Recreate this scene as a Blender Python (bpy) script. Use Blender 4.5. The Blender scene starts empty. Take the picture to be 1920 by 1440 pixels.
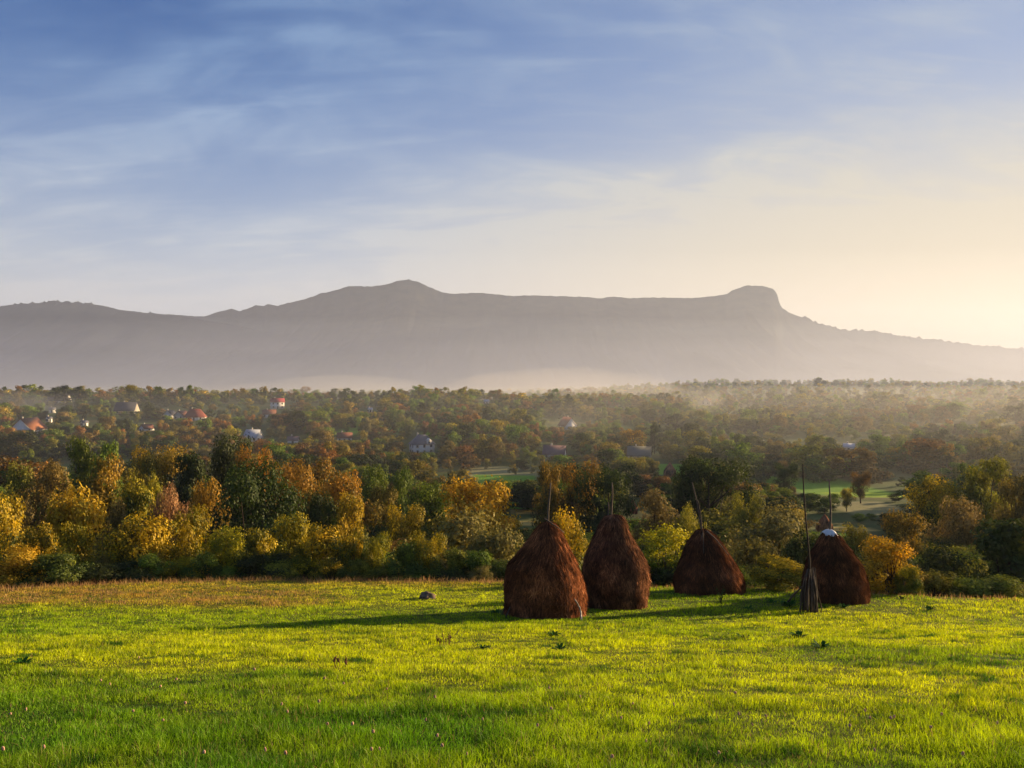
import bpy, math, random
import numpy as np
from mathutils import Vector, Matrix
R = math.radians
rng = np.random.default_rng(7)
random.seed(7)
C = bpy.context.scene.collection
sc = bpy.context.scene

# ------------------------------------------------------------------ camera, sky, sun, exposure
F = 1500.0                      # focal length in pixels of the 1920 px wide photograph
PITCH = math.atan(20 / F)
cam = bpy.data.objects.new('camera', bpy.data.cameras.new('camera'))
C.objects.link(cam)
cam.data.sensor_width = 36
cam.data.lens = 36 * F / 1920
cam.data.clip_start = 0.1
cam.data.clip_end = 20000
cam.rotation_euler = (math.pi / 2 - PITCH, 0, 0)
sc.camera = cam

SUN_AZ, SUN_EL = R(61), R(8.8)
sun_dir = Vector((math.sin(SUN_AZ) * math.cos(SUN_EL), math.cos(SUN_AZ) * math.cos(SUN_EL), math.sin(SUN_EL)))
sun = bpy.data.objects.new('sun', bpy.data.lights.new('sun', 'SUN'))
C.objects.link(sun)
sun.rotation_euler = (-sun_dir).to_track_quat('-Z', 'Y').to_euler()
sun.data.energy = 5.0
sun.data.angle = R(0.6)
sun.data.color = (1.0, 0.73, 0.40)

w = bpy.data.worlds.new('World'); sc.world = w; w.use_nodes = True
nt = w.node_tree; nt.nodes.clear()
def nd(nt, t, **kw):
    n = nt.nodes.new(t)
    for k, v in kw.items():
        if k.startswith('i_'):
            key = k[2:]
            n.inputs[int(key) if key.isdigit() else key].default_value = v
        else: setattr(n, k, v)
    return n
def build_sky():
    L = nt.links.new
    sky = nd(nt, 'ShaderNodeTexSky', sky_type='NISHITA', sun_disc=False)
    sky.sun_elevation = SUN_EL; sky.sun_rotation = SUN_AZ
    sky.altitude = 300; sky.air_density = 1.0; sky.dust_density = 0.2; sky.ozone_density = 6.0
    geo = nd(nt, 'ShaderNodeTexCoord')
    sep = nd(nt, 'ShaderNodeSeparateXYZ'); L(geo.outputs['Generated'], sep.inputs[0])
    # cirrus: direction projected on a high flat layer, noise stretched along drifting streaks
    zz = nd(nt, 'ShaderNodeMath', operation='ADD', i_1=0.26); L(sep.outputs['Z'], zz.inputs[0])
    zm = nd(nt, 'ShaderNodeMath', operation='MAXIMUM', i_1=0.02); L(zz.outputs[0], zm.inputs[0])
    inv = nd(nt, 'ShaderNodeMath', operation='DIVIDE', i_0=1.0); L(zm.outputs[0], inv.inputs[1])
    sc_ = nd(nt, 'ShaderNodeVectorMath', operation='SCALE'); L(geo.outputs['Generated'], sc_.inputs[0]); L(inv.outputs[0], sc_.inputs['Scale'])
    def noise(rot, scale, ns, detail, dist, off=0.0):
        mp = nd(nt, 'ShaderNodeMapping'); mp.inputs['Rotation'].default_value = (0, 0, R(rot)); mp.inputs['Scale'].default_value = scale
        mp.inputs['Location'].default_value = (off, off * .7, 0)
        L(sc_.outputs[0], mp.inputs['Vector'])
        n = nd(nt, 'ShaderNodeTexNoise'); n.inputs['Scale'].default_value = ns; n.inputs['Detail'].default_value = detail
        n.inputs['Roughness'].default_value = .55; n.inputs['Distortion'].default_value = dist
        L(mp.outputs[0], n.inputs['Vector']); return n.outputs['Fac']
    def ramp(v, a, b, lo=0., hi=1.):
        m = nd(nt, 'ShaderNodeMapRange', interpolation_type='SMOOTHSTEP'); L(v, m.inputs[0])
        for i, x in zip((1, 2, 3, 4), (a, b, lo, hi)): m.inputs[i].default_value = x
        return m.outputs[0]
    def mul(a, b):
        m = nd(nt, 'ShaderNodeMath', operation='MULTIPLY')
        for i, x in enumerate((a, b)):
            if isinstance(x, float): m.inputs[i].default_value = x
            else: L(x, m.inputs[i])
        return m.outputs[0]
    def add(a, b, op='ADD', clamp=False):
        m = nd(nt, 'ShaderNodeMath', operation=op, use_clamp=clamp)
        for i, x in enumerate((a, b)):
            if isinstance(x, float): m.inputs[i].default_value = x
            else: L(x, m.inputs[i])
        return m.outputs[0]
    big = ramp(noise(50, (.8, 1.1, 1), 1.7, 4, .6, 5.6), .32, .72)
    fine = ramp(noise(62, (.6, 1.5, 1), 4.2, 8, .9, 1.7), .32, .72)
    wisp = ramp(noise(40, (.5, 2.6, 1), 6.5, 8, .6, 7.7), .48, .80)
    # the thin veil thickens towards the horizon and towards the sun, as a sheet seen edge on does
    low = ramp(sep.outputs['Z'], .42, .0)
    dot = nd(nt, 'ShaderNodeVectorMath', operation='DOT_PRODUCT'); dot.inputs[1].default_value = sun_dir
    L(geo.outputs['Generated'], dot.inputs[0])
    near = ramp(dot.outputs['Value'], -.10, 1.0)
    cover = add(add(mul(big, .12), .02), mul(mul(big, fine), .42))
    cover = add(cover, mul(wisp, .13)); cover = add(cover, mul(low, .90)); cover = add(cover, mul(near, .42), clamp=True)
    # cloud light: blue-grey away from the sun, cream towards it
    colr = nd(nt, 'ShaderNodeMix', data_type='RGBA'); L(ramp(dot.outputs['Value'], .15, .95), colr.inputs[0])
    colr.inputs[6].default_value = (2.0, 3.2, 4.9, 1); colr.inputs[7].default_value = (3.7, 4.1, 4.3, 1)
    warm = nd(nt, 'ShaderNodeMix', data_type='RGBA'); L(mul(low, .9), warm.inputs[0])
    L(colr.outputs[2], warm.inputs[6])
    wc = nd(nt, 'ShaderNodeMix', data_type='RGBA'); L(ramp(dot.outputs['Value'], .10, .92), wc.inputs[0])
    wc.inputs[6].default_value = (4.9, 4.7, 4.5, 1); wc.inputs[7].default_value = (6.3, 4.9, 3.0, 1)
    L(wc.outputs[2], warm.inputs[7])
    tn = nd(nt, 'ShaderNodeVectorMath', operation='MULTIPLY'); L(sky.outputs[0], tn.inputs[0]); tn.inputs[1].default_value = (.12, .77, 1.08)
    mx = nd(nt, 'ShaderNodeMix', data_type='RGBA'); L(cover, mx.inputs[0]); L(tn.outputs[0], mx.inputs[6]); L(warm.outputs[2], mx.inputs[7])
    bg = nd(nt, 'ShaderNodeBackground', i_Strength=0.05); L(mx.outputs[2], bg.inputs['Color'])
    out = nd(nt, 'ShaderNodeOutputWorld'); L(bg.outputs[0], out.inputs[0])
build_sky()

sc.view_settings.view_transform = 'Standard'
sc.view_settings.look = 'None'
sc.view_settings.exposure = 1.50
sc.view_settings.gamma = 1.0
sc.render.engine = 'CYCLES'
cy = sc.cycles
cy.use_denoising = True
cy.max_bounces = 5; cy.diffuse_bounces = 3; cy.glossy_bounces = 1; cy.transmission_bounces = 3
cy.volume_bounces = 1; cy.transparent_max_bounces = 6
cy.sample_clamp_indirect = 6

# ------------------------------------------------------------------ numbers and noise
_T = np.random.default_rng(11).random((256, 256))
def vn(x, y):
    x = np.asarray(x, float); y = np.asarray(y, float)
    xi = np.floor(x).astype(int); yi = np.floor(y).astype(int)
    fx = x - xi; fy = y - yi
    fx = fx * fx * (3 - 2 * fx); fy = fy * fy * (3 - 2 * fy)
    a = _T[xi & 255, yi & 255]; b = _T[(xi + 1) & 255, yi & 255]
    c = _T[xi & 255, (yi + 1) & 255]; d = _T[(xi + 1) & 255, (yi + 1) & 255]
    return (a * (1 - fx) + b * fx) * (1 - fy) + (c * (1 - fx) + d * fx) * fy
def fbm(x, y, o=4, g=.5):
    s = 0; a = 1; t = 0
    for k in range(o):
        s = s + a * vn(np.asarray(x) * 2 ** k + 17.3 * k, np.asarray(y) * 2 ** k + 5.1 * k); t += a; a *= g
    return s / t
def sstep(a, b, x):
    t = np.clip((np.asarray(x, float) - a) / (b - a), 0, 1); return t * t * (3 - 2 * t)

# ------------------------------------------------------------------ lie of the land
def meadow_z(x, y):
    y = np.asarray(y, float)
    k = 1.3
    t = (y - 33) / k
    soft = np.where(t > 30, t, np.log1p(np.exp(np.minimum(t, 30)))) * k       # slope eases past 33 m
    z = -1.85 - .257 * np.where(y < 0, -60 * np.log1p(np.maximum(-y, 0) / 60), y) + .087 * soft
    return z + .10 * (fbm(x * .09 + 3, y * .09, 3) - .5) * 2 * sstep(4, 14, np.abs(y)) + .03 * (vn(np.asarray(x) * .9, y * .9) - .5)
_EU = np.array([-2, -.64, -.475, -.307, -.2, -.04, .19, .30, .36, .49, .64, 2.])
_EY = np.array([43, 47, 50, 52.5, 52.5, 51.5, 48.2, 48.6, 46.4, 42.8, 41, 36.])
def edge_y(x, y):
    u = np.asarray(x, float) / np.maximum(np.asarray(y, float), 20.)
    return np.interp(u, _EU, _EY)
_LY = np.array([-300, 0, 50, 60, 80, 100, 130, 160, 200, 250, 300, 400, 500, 600, 750, 900, 1100, 1500, 2500, 3500, 9000.])
_LZ = np.array([-20, -20, -20, -22, -25, -27.5, -31, -33.5, -36.5, -39, -40, -39.5, -34, -29.5, -24, -30, -40, -50, -55, -50, -50.])
_RY = np.array([-300, 0, 50, 60, 80, 100, 130, 160, 200, 250, 300, 400, 500, 600, 800, 1000, 1300, 1600, 1900, 2500, 9000.])
_RZ = np.array([-20, -20, -20, -22, -25, -27.5, -31, -33.5, -36.5, -39, -40.5, -41, -39.5, -38, -34, -30, -26, -22, -30, -50, -50.])
def valley_z(x, y):
    x = np.asarray(x, float); y = np.asarray(y, float)
    b = sstep(-.08, .30, x / np.maximum(y, 60))
    z = np.interp(y, _LY, _LZ) * (1 - b) + np.interp(y, _RY, _RZ) * b
    amp = 3.0 * sstep(150, 600, y)
    return z + amp * (fbm(x * .006, y * .006 + 9, 3) - .5) * 2 + .5 * (fbm(x * .05, y * .05, 2) - .5) * sstep(55, 90, y)
def H(x, y):
    x = np.asarray(x, float); y = np.asarray(y, float)
    e = edge_y(x, y)
    m = meadow_z(x, np.minimum(y, e)) - .62 * np.maximum(y - e, 0) ** 1.25 / (1 + .3 * np.maximum(y - e, 0)) ** .25
    v = valley_z(x, y)
    k = 1.5
    mx = np.maximum(m, v) + np.log1p(np.exp(-np.abs(m - v) / k)) * k * sstep(0, 8, y - e)
    return np.where(y <= e, m, mx)
def Hs(x, y): return float(H(np.array([x]), np.array([y]))[0])
def ray(px, py):
    u = (px - 960) / F; v = (720 - py) / F
    return u, math.cos(PITCH) + v * math.sin(PITCH), v * math.cos(PITCH) - math.sin(PITCH)
def ground(px, py, far=4500., near=4.):
    """the ground point seen at a pixel of the photograph"""
    a, b, c = ray(px, py)
    t = np.geomspace(near, far, 6000)
    h = H(a * t, b * t)
    hit = np.nonzero(c * t < h)[0]
    k = hit[0] if len(hit) else len(t) - 1
    return Vector((a * t[k], b * t[k], float(h[k])))
def at(px, py, Y):
    a, b, c = ray(px, py)
    return Vector((a * Y / b, Y, c * Y / b))
def proj(x, y, z):
    yc = y * math.cos(PITCH) - z * math.sin(PITCH); zc = z * math.cos(PITCH) + y * math.sin(PITCH)
    return 960 + F * x / yc, 720 - F * zc / yc

# ------------------------------------------------------------------ mesh helpers
def mesh_np(name, V, faces, mats=(), attrs=None, smooth=False, matidx=None):
    """V (n,3); faces a list of (m,k) index arrays; attrs {name: (n,) or (n,4)}"""
    me = bpy.data.meshes.new(name)
    V = np.ascontiguousarray(V, np.float32)
    me.vertices.add(len(V)); me.vertices.foreach_set('co', V.ravel())
    faces = [np.asarray(f) for f in faces if len(f)]
    tot = np.concatenate([np.full(len(f), f.shape[1], np.int32) for f in faces])
    idx = np.concatenate([f.ravel() for f in faces]).astype(np.int32)
    me.loops.add(len(idx)); me.loops.foreach_set('vertex_index', idx)
    me.polygons.add(len(tot))
    st = np.concatenate([[0], np.cumsum(tot)[:-1]]).astype(np.int32)
    me.polygons.foreach_set('loop_start', st)
    if smooth: me.polygons.foreach_set('use_smooth', np.ones(len(tot), bool))
    for m in mats: me.materials.append(m)
    if matidx is not None: me.polygons.foreach_set('material_index', np.asarray(matidx, np.int32))
    me.update(calc_edges=True)
    for k, a in (attrs or {}).items():
        a = np.asarray(a, np.float32)
        if a.ndim == 1:
            at_ = me.attributes.new(k, 'FLOAT', 'POINT'); at_.data.foreach_set('value', a)
        else:
            at_ = me.attributes.new(k, 'FLOAT_COLOR', 'POINT'); at_.data.foreach_set('color', a.ravel())
    return me
class MB:
    """collects pieces of one mesh"""
    def __init__(s): s.v = []; s.f = {}; s.n = 0; s.a = []
    def add(s, V, faces, val=0.5):
        V = np.asarray(V, float)
        for f in faces:
            f = np.asarray(f)
            s.f.setdefault(f.shape[1], []).append(f + s.n)
        s.v.append(V); s.n += len(V)
        s.a.append(np.full(len(V), val) if np.isscalar(val) else np.asarray(val))
        return s
    def box(s, x0, x1, y0, y1, z0, z1, M=None, val=.5):
        V = np.array([(x, y, z) for x in (x0, x1) for y in (y0, y1) for z in (z0, z1)], float)
        if M is not None: V = np.array([M @ Vector(v) for v in V])
        return s.add(V, [np.array([(0, 1, 3, 2), (4, 6, 7, 5), (0, 4, 5, 1), (2, 3, 7, 6), (0, 2, 6, 4), (1, 5, 7, 3)])], val)
    def tube(s, pts, rad, n=7, val=.5, wob=0.0):
        P = np.array([tuple(p) for p in pts], float); m = len(P)
        T = np.gradient(P, axis=0); T /= np.linalg.norm(T, axis=1)[:, None] + 1e-9
        ref = np.array([0, 0, 1.]) if abs(T[:, 2]).mean() < .8 else np.array([1., 0, 0])
        A = np.cross(T, ref); A /= np.linalg.norm(A, axis=1)[:, None] + 1e-9
        B = np.cross(T, A)
        th = np.linspace(0, 2 * np.pi, n, endpoint=False)
        r = np.asarray(rad, float)[:, None] * (1 + wob * (rng.random((m, n)) - .5))
        V = P[:, None, :] + r[..., None] * (np.cos(th)[None, :, None] * A[:, None, :] + np.sin(th)[None, :, None] * B[:, None, :])
        V = V.reshape(-1, 3)
        i = np.arange(m - 1)[:, None] * n; j = np.arange(n)[None, :]
        q = np.stack([i + j, i + (j + 1) % n, i + n + (j + 1) % n, i + n + j], -1).reshape(-1, 4)
        c0 = len(V); V = np.vstack([V, P[0], P[-1]])
        t1 = np.array([(c0, (k + 1) % n, k) for k in range(n)])
        t2 = np.array([(c0 + 1, (m - 1) * n + k, (m - 1) * n + (k + 1) % n) for k in range(n)])
        return s.add(V, [q, t1, t2], val)
    def mesh(s, name, mats, smooth=False, attr='val'):
        return mesh_np(name, np.vstack(s.v), [np.vstack(f) for f in s.f.values()], mats, {attr: np.concatenate(s.a)}, smooth)
    def build(s, name, mat, parent=None, smooth=False):
        return link(name, s.mesh(name, [mat] if not isinstance(mat, (list, tuple)) else mat, smooth), parent)
def link(name, me, parent=None):
    o = bpy.data.objects.new(name, me); C.objects.link(o)
    if parent is not None: o.parent = parent
    return o
def tag(o, label=None, cat=None, group=None, kind=None):
    if label: o['label'] = label
    if cat: o['category'] = cat
    if group: o['group'] = group
    if kind: o['kind'] = kind
    return o
def empty(name, loc, rz=0, label=None, cat=None, group=None):
    o = bpy.data.objects.new(name, None); C.objects.link(o)
    o.location = loc; o.rotation_euler = (0, 0, rz); o.empty_display_size = .3
    return tag(o, label, cat, group)
def copy_tree(o, parent=None):
    c = o.copy(); C.objects.link(c); c.parent = parent
    for ch in o.children: copy_tree(ch, c)
    return c

# ------------------------------------------------------------------ materials
def mat(name):
    m = bpy.data.materials.new(name); m.use_nodes = True
    t = m.node_tree; t.nodes.clear()
    return m, t, t.links.new, nd(t, 'ShaderNodeOutputMaterial')
def simple(name, c1, c2, scale=3.0, rough=.9, bump=.3, stretch=(1, 1, 1), spec=.2, coord='Object', detail=8):
    m, t, L, out = mat(name)
    b = nd(t, 'ShaderNodeBsdfPrincipled', i_Roughness=rough); b.inputs['Specular IOR Level'].default_value = spec
    co = nd(t, 'ShaderNodeTexCoord'); mp = nd(t, 'ShaderNodeMapping'); mp.inputs['Scale'].default_value = stretch
    n = nd(t, 'ShaderNodeTexNoise', i_Scale=scale, i_Detail=detail, i_Roughness=.65)
    L(co.outputs[coord], mp.inputs[0]); L(mp.outputs[0], n.inputs['Vector'])
    r = nd(t, 'ShaderNodeValToRGB'); r.color_ramp.elements[0].position = .35; r.color_ramp.elements[1].position = .68
    r.color_ramp.elements[0].color = (*c1, 1); r.color_ramp.elements[1].color = (*c2, 1)
    L(n.outputs['Fac'], r.inputs[0]); L(r.outputs[0], b.inputs['Base Color'])
    if bump:
        bp = nd(t, 'ShaderNodeBump', i_Strength=bump, i_Distance=.05); L(n.outputs['Fac'], bp.inputs['Height']); L(bp.outputs[0], b.inputs['Normal'])
    L(b.outputs[0], out.inputs[0])
    return m
def leafy(t, L, out, col, trans=.4, rough=.6, gloss=.04):
    d = nd(t, 'ShaderNodeBsdfDiffuse'); tr = nd(t, 'ShaderNodeBsdfTranslucent')
    L(col, d.inputs[0]); L(col, tr.inputs[0])
    mx = nd(t, 'ShaderNodeMixShader', i_0=trans); L(d.outputs[0], mx.inputs[1]); L(tr.outputs[0], mx.inputs[2])
    g = nd(t, 'ShaderNodeBsdfGlossy', i_Roughness=rough); g.inputs[0].default_value = (1, 1, 1, 1)
    m2 = nd(t, 'ShaderNodeMixShader', i_0=gloss); L(mx.outputs[0], m2.inputs[1]); L(g.outputs[0], m2.inputs[2])
    L(m2.outputs[0], out.inputs[0])
def crown_material():
    m, t, L, out = mat('foliage')
    ta = nd(t, 'ShaderNodeAttribute', attribute_type='INSTANCER', attribute_name='tint_a')
    tb = nd(t, 'ShaderNodeAttribute', attribute_type='INSTANCER', attribute_name='tint_b')
    mv = nd(t, 'ShaderNodeAttribute', attribute_type='GEOMETRY', attribute_name='mixv')
    vv = nd(t, 'ShaderNodeAttribute', attribute_type='GEOMETRY', attribute_name='val')
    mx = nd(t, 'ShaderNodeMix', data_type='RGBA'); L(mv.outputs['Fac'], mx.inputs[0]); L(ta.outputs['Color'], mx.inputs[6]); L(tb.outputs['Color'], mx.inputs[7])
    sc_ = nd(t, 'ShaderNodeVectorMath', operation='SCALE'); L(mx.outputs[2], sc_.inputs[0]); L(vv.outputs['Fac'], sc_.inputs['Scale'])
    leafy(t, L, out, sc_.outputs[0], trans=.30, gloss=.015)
    return m
M_LEAF = crown_material()
M_BARK = simple('bark', (.025, .018, .012), (.07, .05, .035), 9, stretch=(1, 1, .2))
M_WOOD = simple('weathered_wood', (.05, .036, .027), (.17, .13, .10), 8, stretch=(4, 4, .35))
M_WOODD = simple('dark_wood', (.02, .014, .01), (.055, .04, .03), 8, stretch=(4, 4, .35))
M_PALEWOOD = simple('pale_stripped_wood', (.25, .20, .16), (.5, .44, .38), 10)
M_ROCK = simple('stone', (.09, .06, .045), (.24, .17, .12), 5, bump=.8)
def grass_material():
    m, t, L, out = mat('grass_blades')
    a = nd(t, 'ShaderNodeAttribute', attribute_type='GEOMETRY', attribute_name='col')
    leafy(t, L, out, a.outputs['Color'], trans=.40, rough=.5, gloss=.01)
    return m
M_GRASS = grass_material()
def hay_material(name='weathered_hay', k=(1, 1, 1)):
    m, t, L, out = mat(name)
    a = nd(t, 'ShaderNodeAttribute', attribute_type='GEOMETRY', attribute_name='val')
    r = nd(t, 'ShaderNodeValToRGB')
    e = r.color_ramp.elements
    cc = lambda c: (c[0] * k[0], c[1] * k[1], c[2] * k[2], 1)
    e[0].position = 0; e[0].color = cc((.022, .011, .008)); e[1].position = 1; e[1].color = cc((.66, .34, .18))
    x = e.new(.4); x.color = cc((.12, .050, .026)); x = e.new(.75); x.color = cc((.40, .165, .078))
    co = nd(t, 'ShaderNodeTexCoord'); n = nd(t, 'ShaderNodeTexNoise', i_Scale=2.2, i_Detail=6)
    L(co.outputs['Object'], n.inputs['Vector'])
    ad = nd(t, 'ShaderNodeMath', operation='ADD'); L(a.outputs['Fac'], ad.inputs[0])
    s = nd(t, 'ShaderNodeMath', operation='MULTIPLY_ADD', i_1=1.0, i_2=-.5); s.inputs[1].default_value = .45; s.inputs[2].default_value = -.22; L(n.outputs['Fac'], s.inputs[0]); L(s.outputs[0], ad.inputs[1])
    L(ad.outputs[0], r.inputs[0])
    d = nd(t, 'ShaderNodeBsdfDiffuse'); L(r.outputs[0], d.inputs[0]); L(d.outputs[0], out.inputs[0])
    return m
M_HAY = hay_material()
M_HAYS = {1: hay_material('rust_hay', (1.25, 1.05, .88)), 2: hay_material('grey_brown_hay', (1.08, 1.12, 1.12)), 3: hay_material('dark_hay', (1.05, .95, .84)), 4: hay_material('dark_brown_hay', (.95, .88, .78))}

# ------------------------------------------------------------------ the ground, one sheet
def ground_material():
    m, t, L, out = mat('ground_cover')
    b = nd(t, 'ShaderNodeBsdfPrincipled', i_Roughness=.95); b.inputs['Specular IOR Level'].default_value = .1
    col = nd(t, 'ShaderNodeAttribute', attribute_type='GEOMETRY', attribute_name='col')
    geo = nd(t, 'ShaderNodeNewGeometry')
    n = nd(t, 'ShaderNodeTexNoise', i_Scale=1.6, i_Detail=8, i_Roughness=.7); L(geo.outputs['Position'], n.inputs['Vector'])
    mr = nd(t, 'ShaderNodeMapRange'); L(n.outputs['Fac'], mr.inputs[0]); mr.inputs[1].default_value = .25; mr.inputs[2].default_value = .75
    mr.inputs[3].default_value = .6; mr.inputs[4].default_value = 1.35
    v = nd(t, 'ShaderNodeVectorMath', operation='SCALE'); L(col.outputs['Color'], v.inputs[0]); L(mr.outputs[0], v.inputs['Scale'])
    L(v.outputs[0], b.inputs['Base Color'])
    bp = nd(t, 'ShaderNodeBump', i_Strength=.5, i_Distance=.15); L(n.outputs['Fac'], bp.inputs['Height']); L(bp.outputs[0], b.inputs['Normal'])
    L(b.outputs[0], out.inputs[0]); return m
def lerp(a, b, t):
    return a * (1 - t[..., None]) + b * t[..., None]
def meadow_colour(x, y):
    """albedo of the meadow: fresh aftermath, a browned band far left, straw along the rim"""
    x = np.asarray(x, float); y = np.asarray(y, float)
    u = x / np.maximum(y, 5.)
    n1 = fbm(x * .16, y * .16, 4); n2 = fbm(x * .5 + 40, y * .9, 3); n3 = fbm(x * .05 + 9, y * .11, 3)
    green = np.array([.30, .47, .004]); lush = np.array([.12, .28, .005]); yel = np.array([.60, .64, .004])
    straw = np.array([.60, .36, .05]); brown = np.array([.46, .23, .045])
    c = np.broadcast_to(green, x.shape + (3,)).copy()
    c = lerp(c, yel, np.clip(sstep(.42, .68, n3) * .6 + sstep(.15, .6, u) * .30 + sstep(10, 20, y) * .25, 0, 1))
    c = lerp(c, lush, np.clip(sstep(.46, .70, n1) * .75 * (1 - sstep(12, 30, y) * .6) + .55 * (1 - sstep(5.5, 13, y + 5 * (n2 - .5))), 0, 1))
    e = edge_y(x, y)
    left = 1 - sstep(-.30, -.16, u + .10 * (n1 - .5))
    band = sstep(37.2, 40.5, y + 6 * (n1 - .5)) * (1 - sstep(45.5, 49.5, y + 4 * (n2 - .5)))
    c = lerp(c, yel * 1.15, sstep(36, 40, y) * (1 - sstep(-.1, .25, u)) * .75)
    c = lerp(c, brown, np.clip(band * left * (.45 + .9 * (n2 - .25)), 0, .9))
    c = lerp(c, straw, np.clip(sstep(e - 7, e - 2.0, y) * (1 - sstep(-.12, .12, u)) * (.55 + .6 * (n2 - .4)), 0, .9))
    return c
FIELDS = [  # patches of open land in the valley: x, y, half width, half depth, colour
]
def field(px, py, wpx, dy, c):
    g = ground(px, py, near=70.); FIELDS.append((g.x, g.y, wpx / 2 / F * g.y, dy / 2, np.array(c)))
GR, TAN, DUL, YG = (.16, .32, .018), (.55, .36, .09), (.28, .25, .10), (.32, .44, .02)
for a in ((1545, 912, 170, 55, GR), (1620, 928, 150, 14, YG), (1460, 901, 90, 30, GR), (1625, 952, 140, 34, DUL), (1190, 966, 60, 16, TAN), (1195, 977, 60, 12, YG),
          (985, 960, 60, 8, TAN), (985, 948, 70, 16, GR), (990, 981, 60, 9, TAN), (715, 974, 70, 22, YG), (950, 889, 190, 50, DUL), (945, 903, 130, 40, GR),
          (1255, 879, 140, 40, GR), (1590, 992, 90, 7, TAN), (1590, 1007, 90, 13, GR), (850, 812, 120, 50, YG), (1830, 1018, 60, 8, YG), (700, 803, 120, 60, GR)):
    field(*a)
def land_colour(x, y):
    n = fbm(x * .011, y * .055 + 31, 4); n2 = fbm(x * .03 + 7, y * .03, 3)
    a = np.array([.075, .10, .022]); b = np.array([.20, .16, .05])
    c = lerp(np.broadcast_to(a, x.shape + (3,)).copy(), b, sstep(.4, .7, n) * .7)
    c = lerp(c, np.array([.10, .14, .03]), sstep(.52, .66, n2) * .6)
    for fx, fy, hw, hd, fc in FIELDS:
        k = (1 - sstep(.85, 1.05, np.abs(x - fx) / hw)) * (1 - sstep(.85, 1.08, np.abs(y - fy + .08 * (x - fx)) / hd))
        c = lerp(c, fc, k)
    return c
def build_ground():
    a = np.arange(0, 42, .3); b = 42 * np.geomspace(1, 6400 / 42, 150)
    xs = np.concatenate([-b[::-1], -a[:0:-1], a, b[1:]]) if True else None
    xs = np.unique(np.round(xs, 4))
    ys = np.concatenate([np.linspace(-110, -4, 30), np.arange(-3, 60, .3), np.arange(60, 420, 2.2), np.geomspace(420, 7300, 110)])
    X, Y = np.meshgrid(xs, ys)
    Z = H(X, Y) - .01
    V = np.stack([X, Y, Z], -1).reshape(-1, 3)
    nx = len(xs); ny = len(ys)
    i = np.arange(ny - 1)[:, None] * nx + np.arange(nx - 1)[None, :]
    Q = np.stack([i, i + 1, i + nx + 1, i + nx], -1).reshape(-1, 4)
    x = V[:, 0]; y = V[:, 1]
    e = edge_y(x, y)
    k = sstep(-.5, 2.5, y - e)
    c = lerp(meadow_colour(x, y) * .16 + np.array([.012, .010, .004]), land_colour(x, y), k)  # litter under the blades, darkened with the shade of the gaps
    col = np.concatenate([c, np.ones((len(c), 1))], 1)
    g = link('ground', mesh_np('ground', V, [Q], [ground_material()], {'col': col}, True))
    tag(g, 'sloping green hay meadow and the valley floor beyond it', kind='structure')
build_ground()

# ------------------------------------------------------------------ mountains
SKY = [(-1500, 640), (-900, 610), (-400, 590), (-100, 578), (0, 574), (40, 570), (100, 566), (150, 568), (190, 572), (230, 582), (290, 588), (350, 592), (385, 594), (405, 586), (435, 579), (450, 584), (470, 576), (480, 572), (495, 574), (503, 570),
       (520, 574), (545, 567), (575, 560), (600, 551), (625, 545), (655, 537), (700, 537), (725, 533), (745, 527), (765, 524), (785, 529), (805, 538), (830, 549), (850, 551), (870, 550), (900, 549), (960, 555), (1000, 554), (1040, 555), (1100, 557),
       (1120, 560), (1150, 556), (1180, 559), (1240, 558), (1300, 559), (1335, 556), (1362, 552), (1372, 545), (1385, 540), (1398, 535), (1435, 537), (1450, 543), (1457, 552), (1460, 566), (1466, 578), (1480, 586), (1500, 594), (1540, 609),
       (1575, 619), (1640, 621), (1680, 630), (1750, 638), (1800, 645), (1860, 651), (1920, 656), (2000, 668), (2300, 690), (3000, 705)]
def mountain_material(name, c1, c2):
    m, t, L, out = mat(name)
    d = nd(t, 'ShaderNodeBsdfDiffuse')
    geo = nd(t, 'ShaderNodeNewGeometry')
    n = nd(t, 'ShaderNodeTexNoise', i_Scale=.012, i_Detail=9, i_Roughness=.65); L(geo.outputs['Position'], n.inputs['Vector'])
    r = nd(t, 'ShaderNodeValToRGB'); r.color_ramp.elements[0].position = .38; r.color_ramp.elements[1].position = .66
    r.color_ramp.elements[0].color = (*c1, 1); r.color_ramp.elements[1].color = (*c2, 1)
    L(n.outputs['Fac'], r.inputs[0]); L(r.outputs[0], d.inputs[0]); L(d.outputs[0], out.inputs[0]); return m
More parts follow.
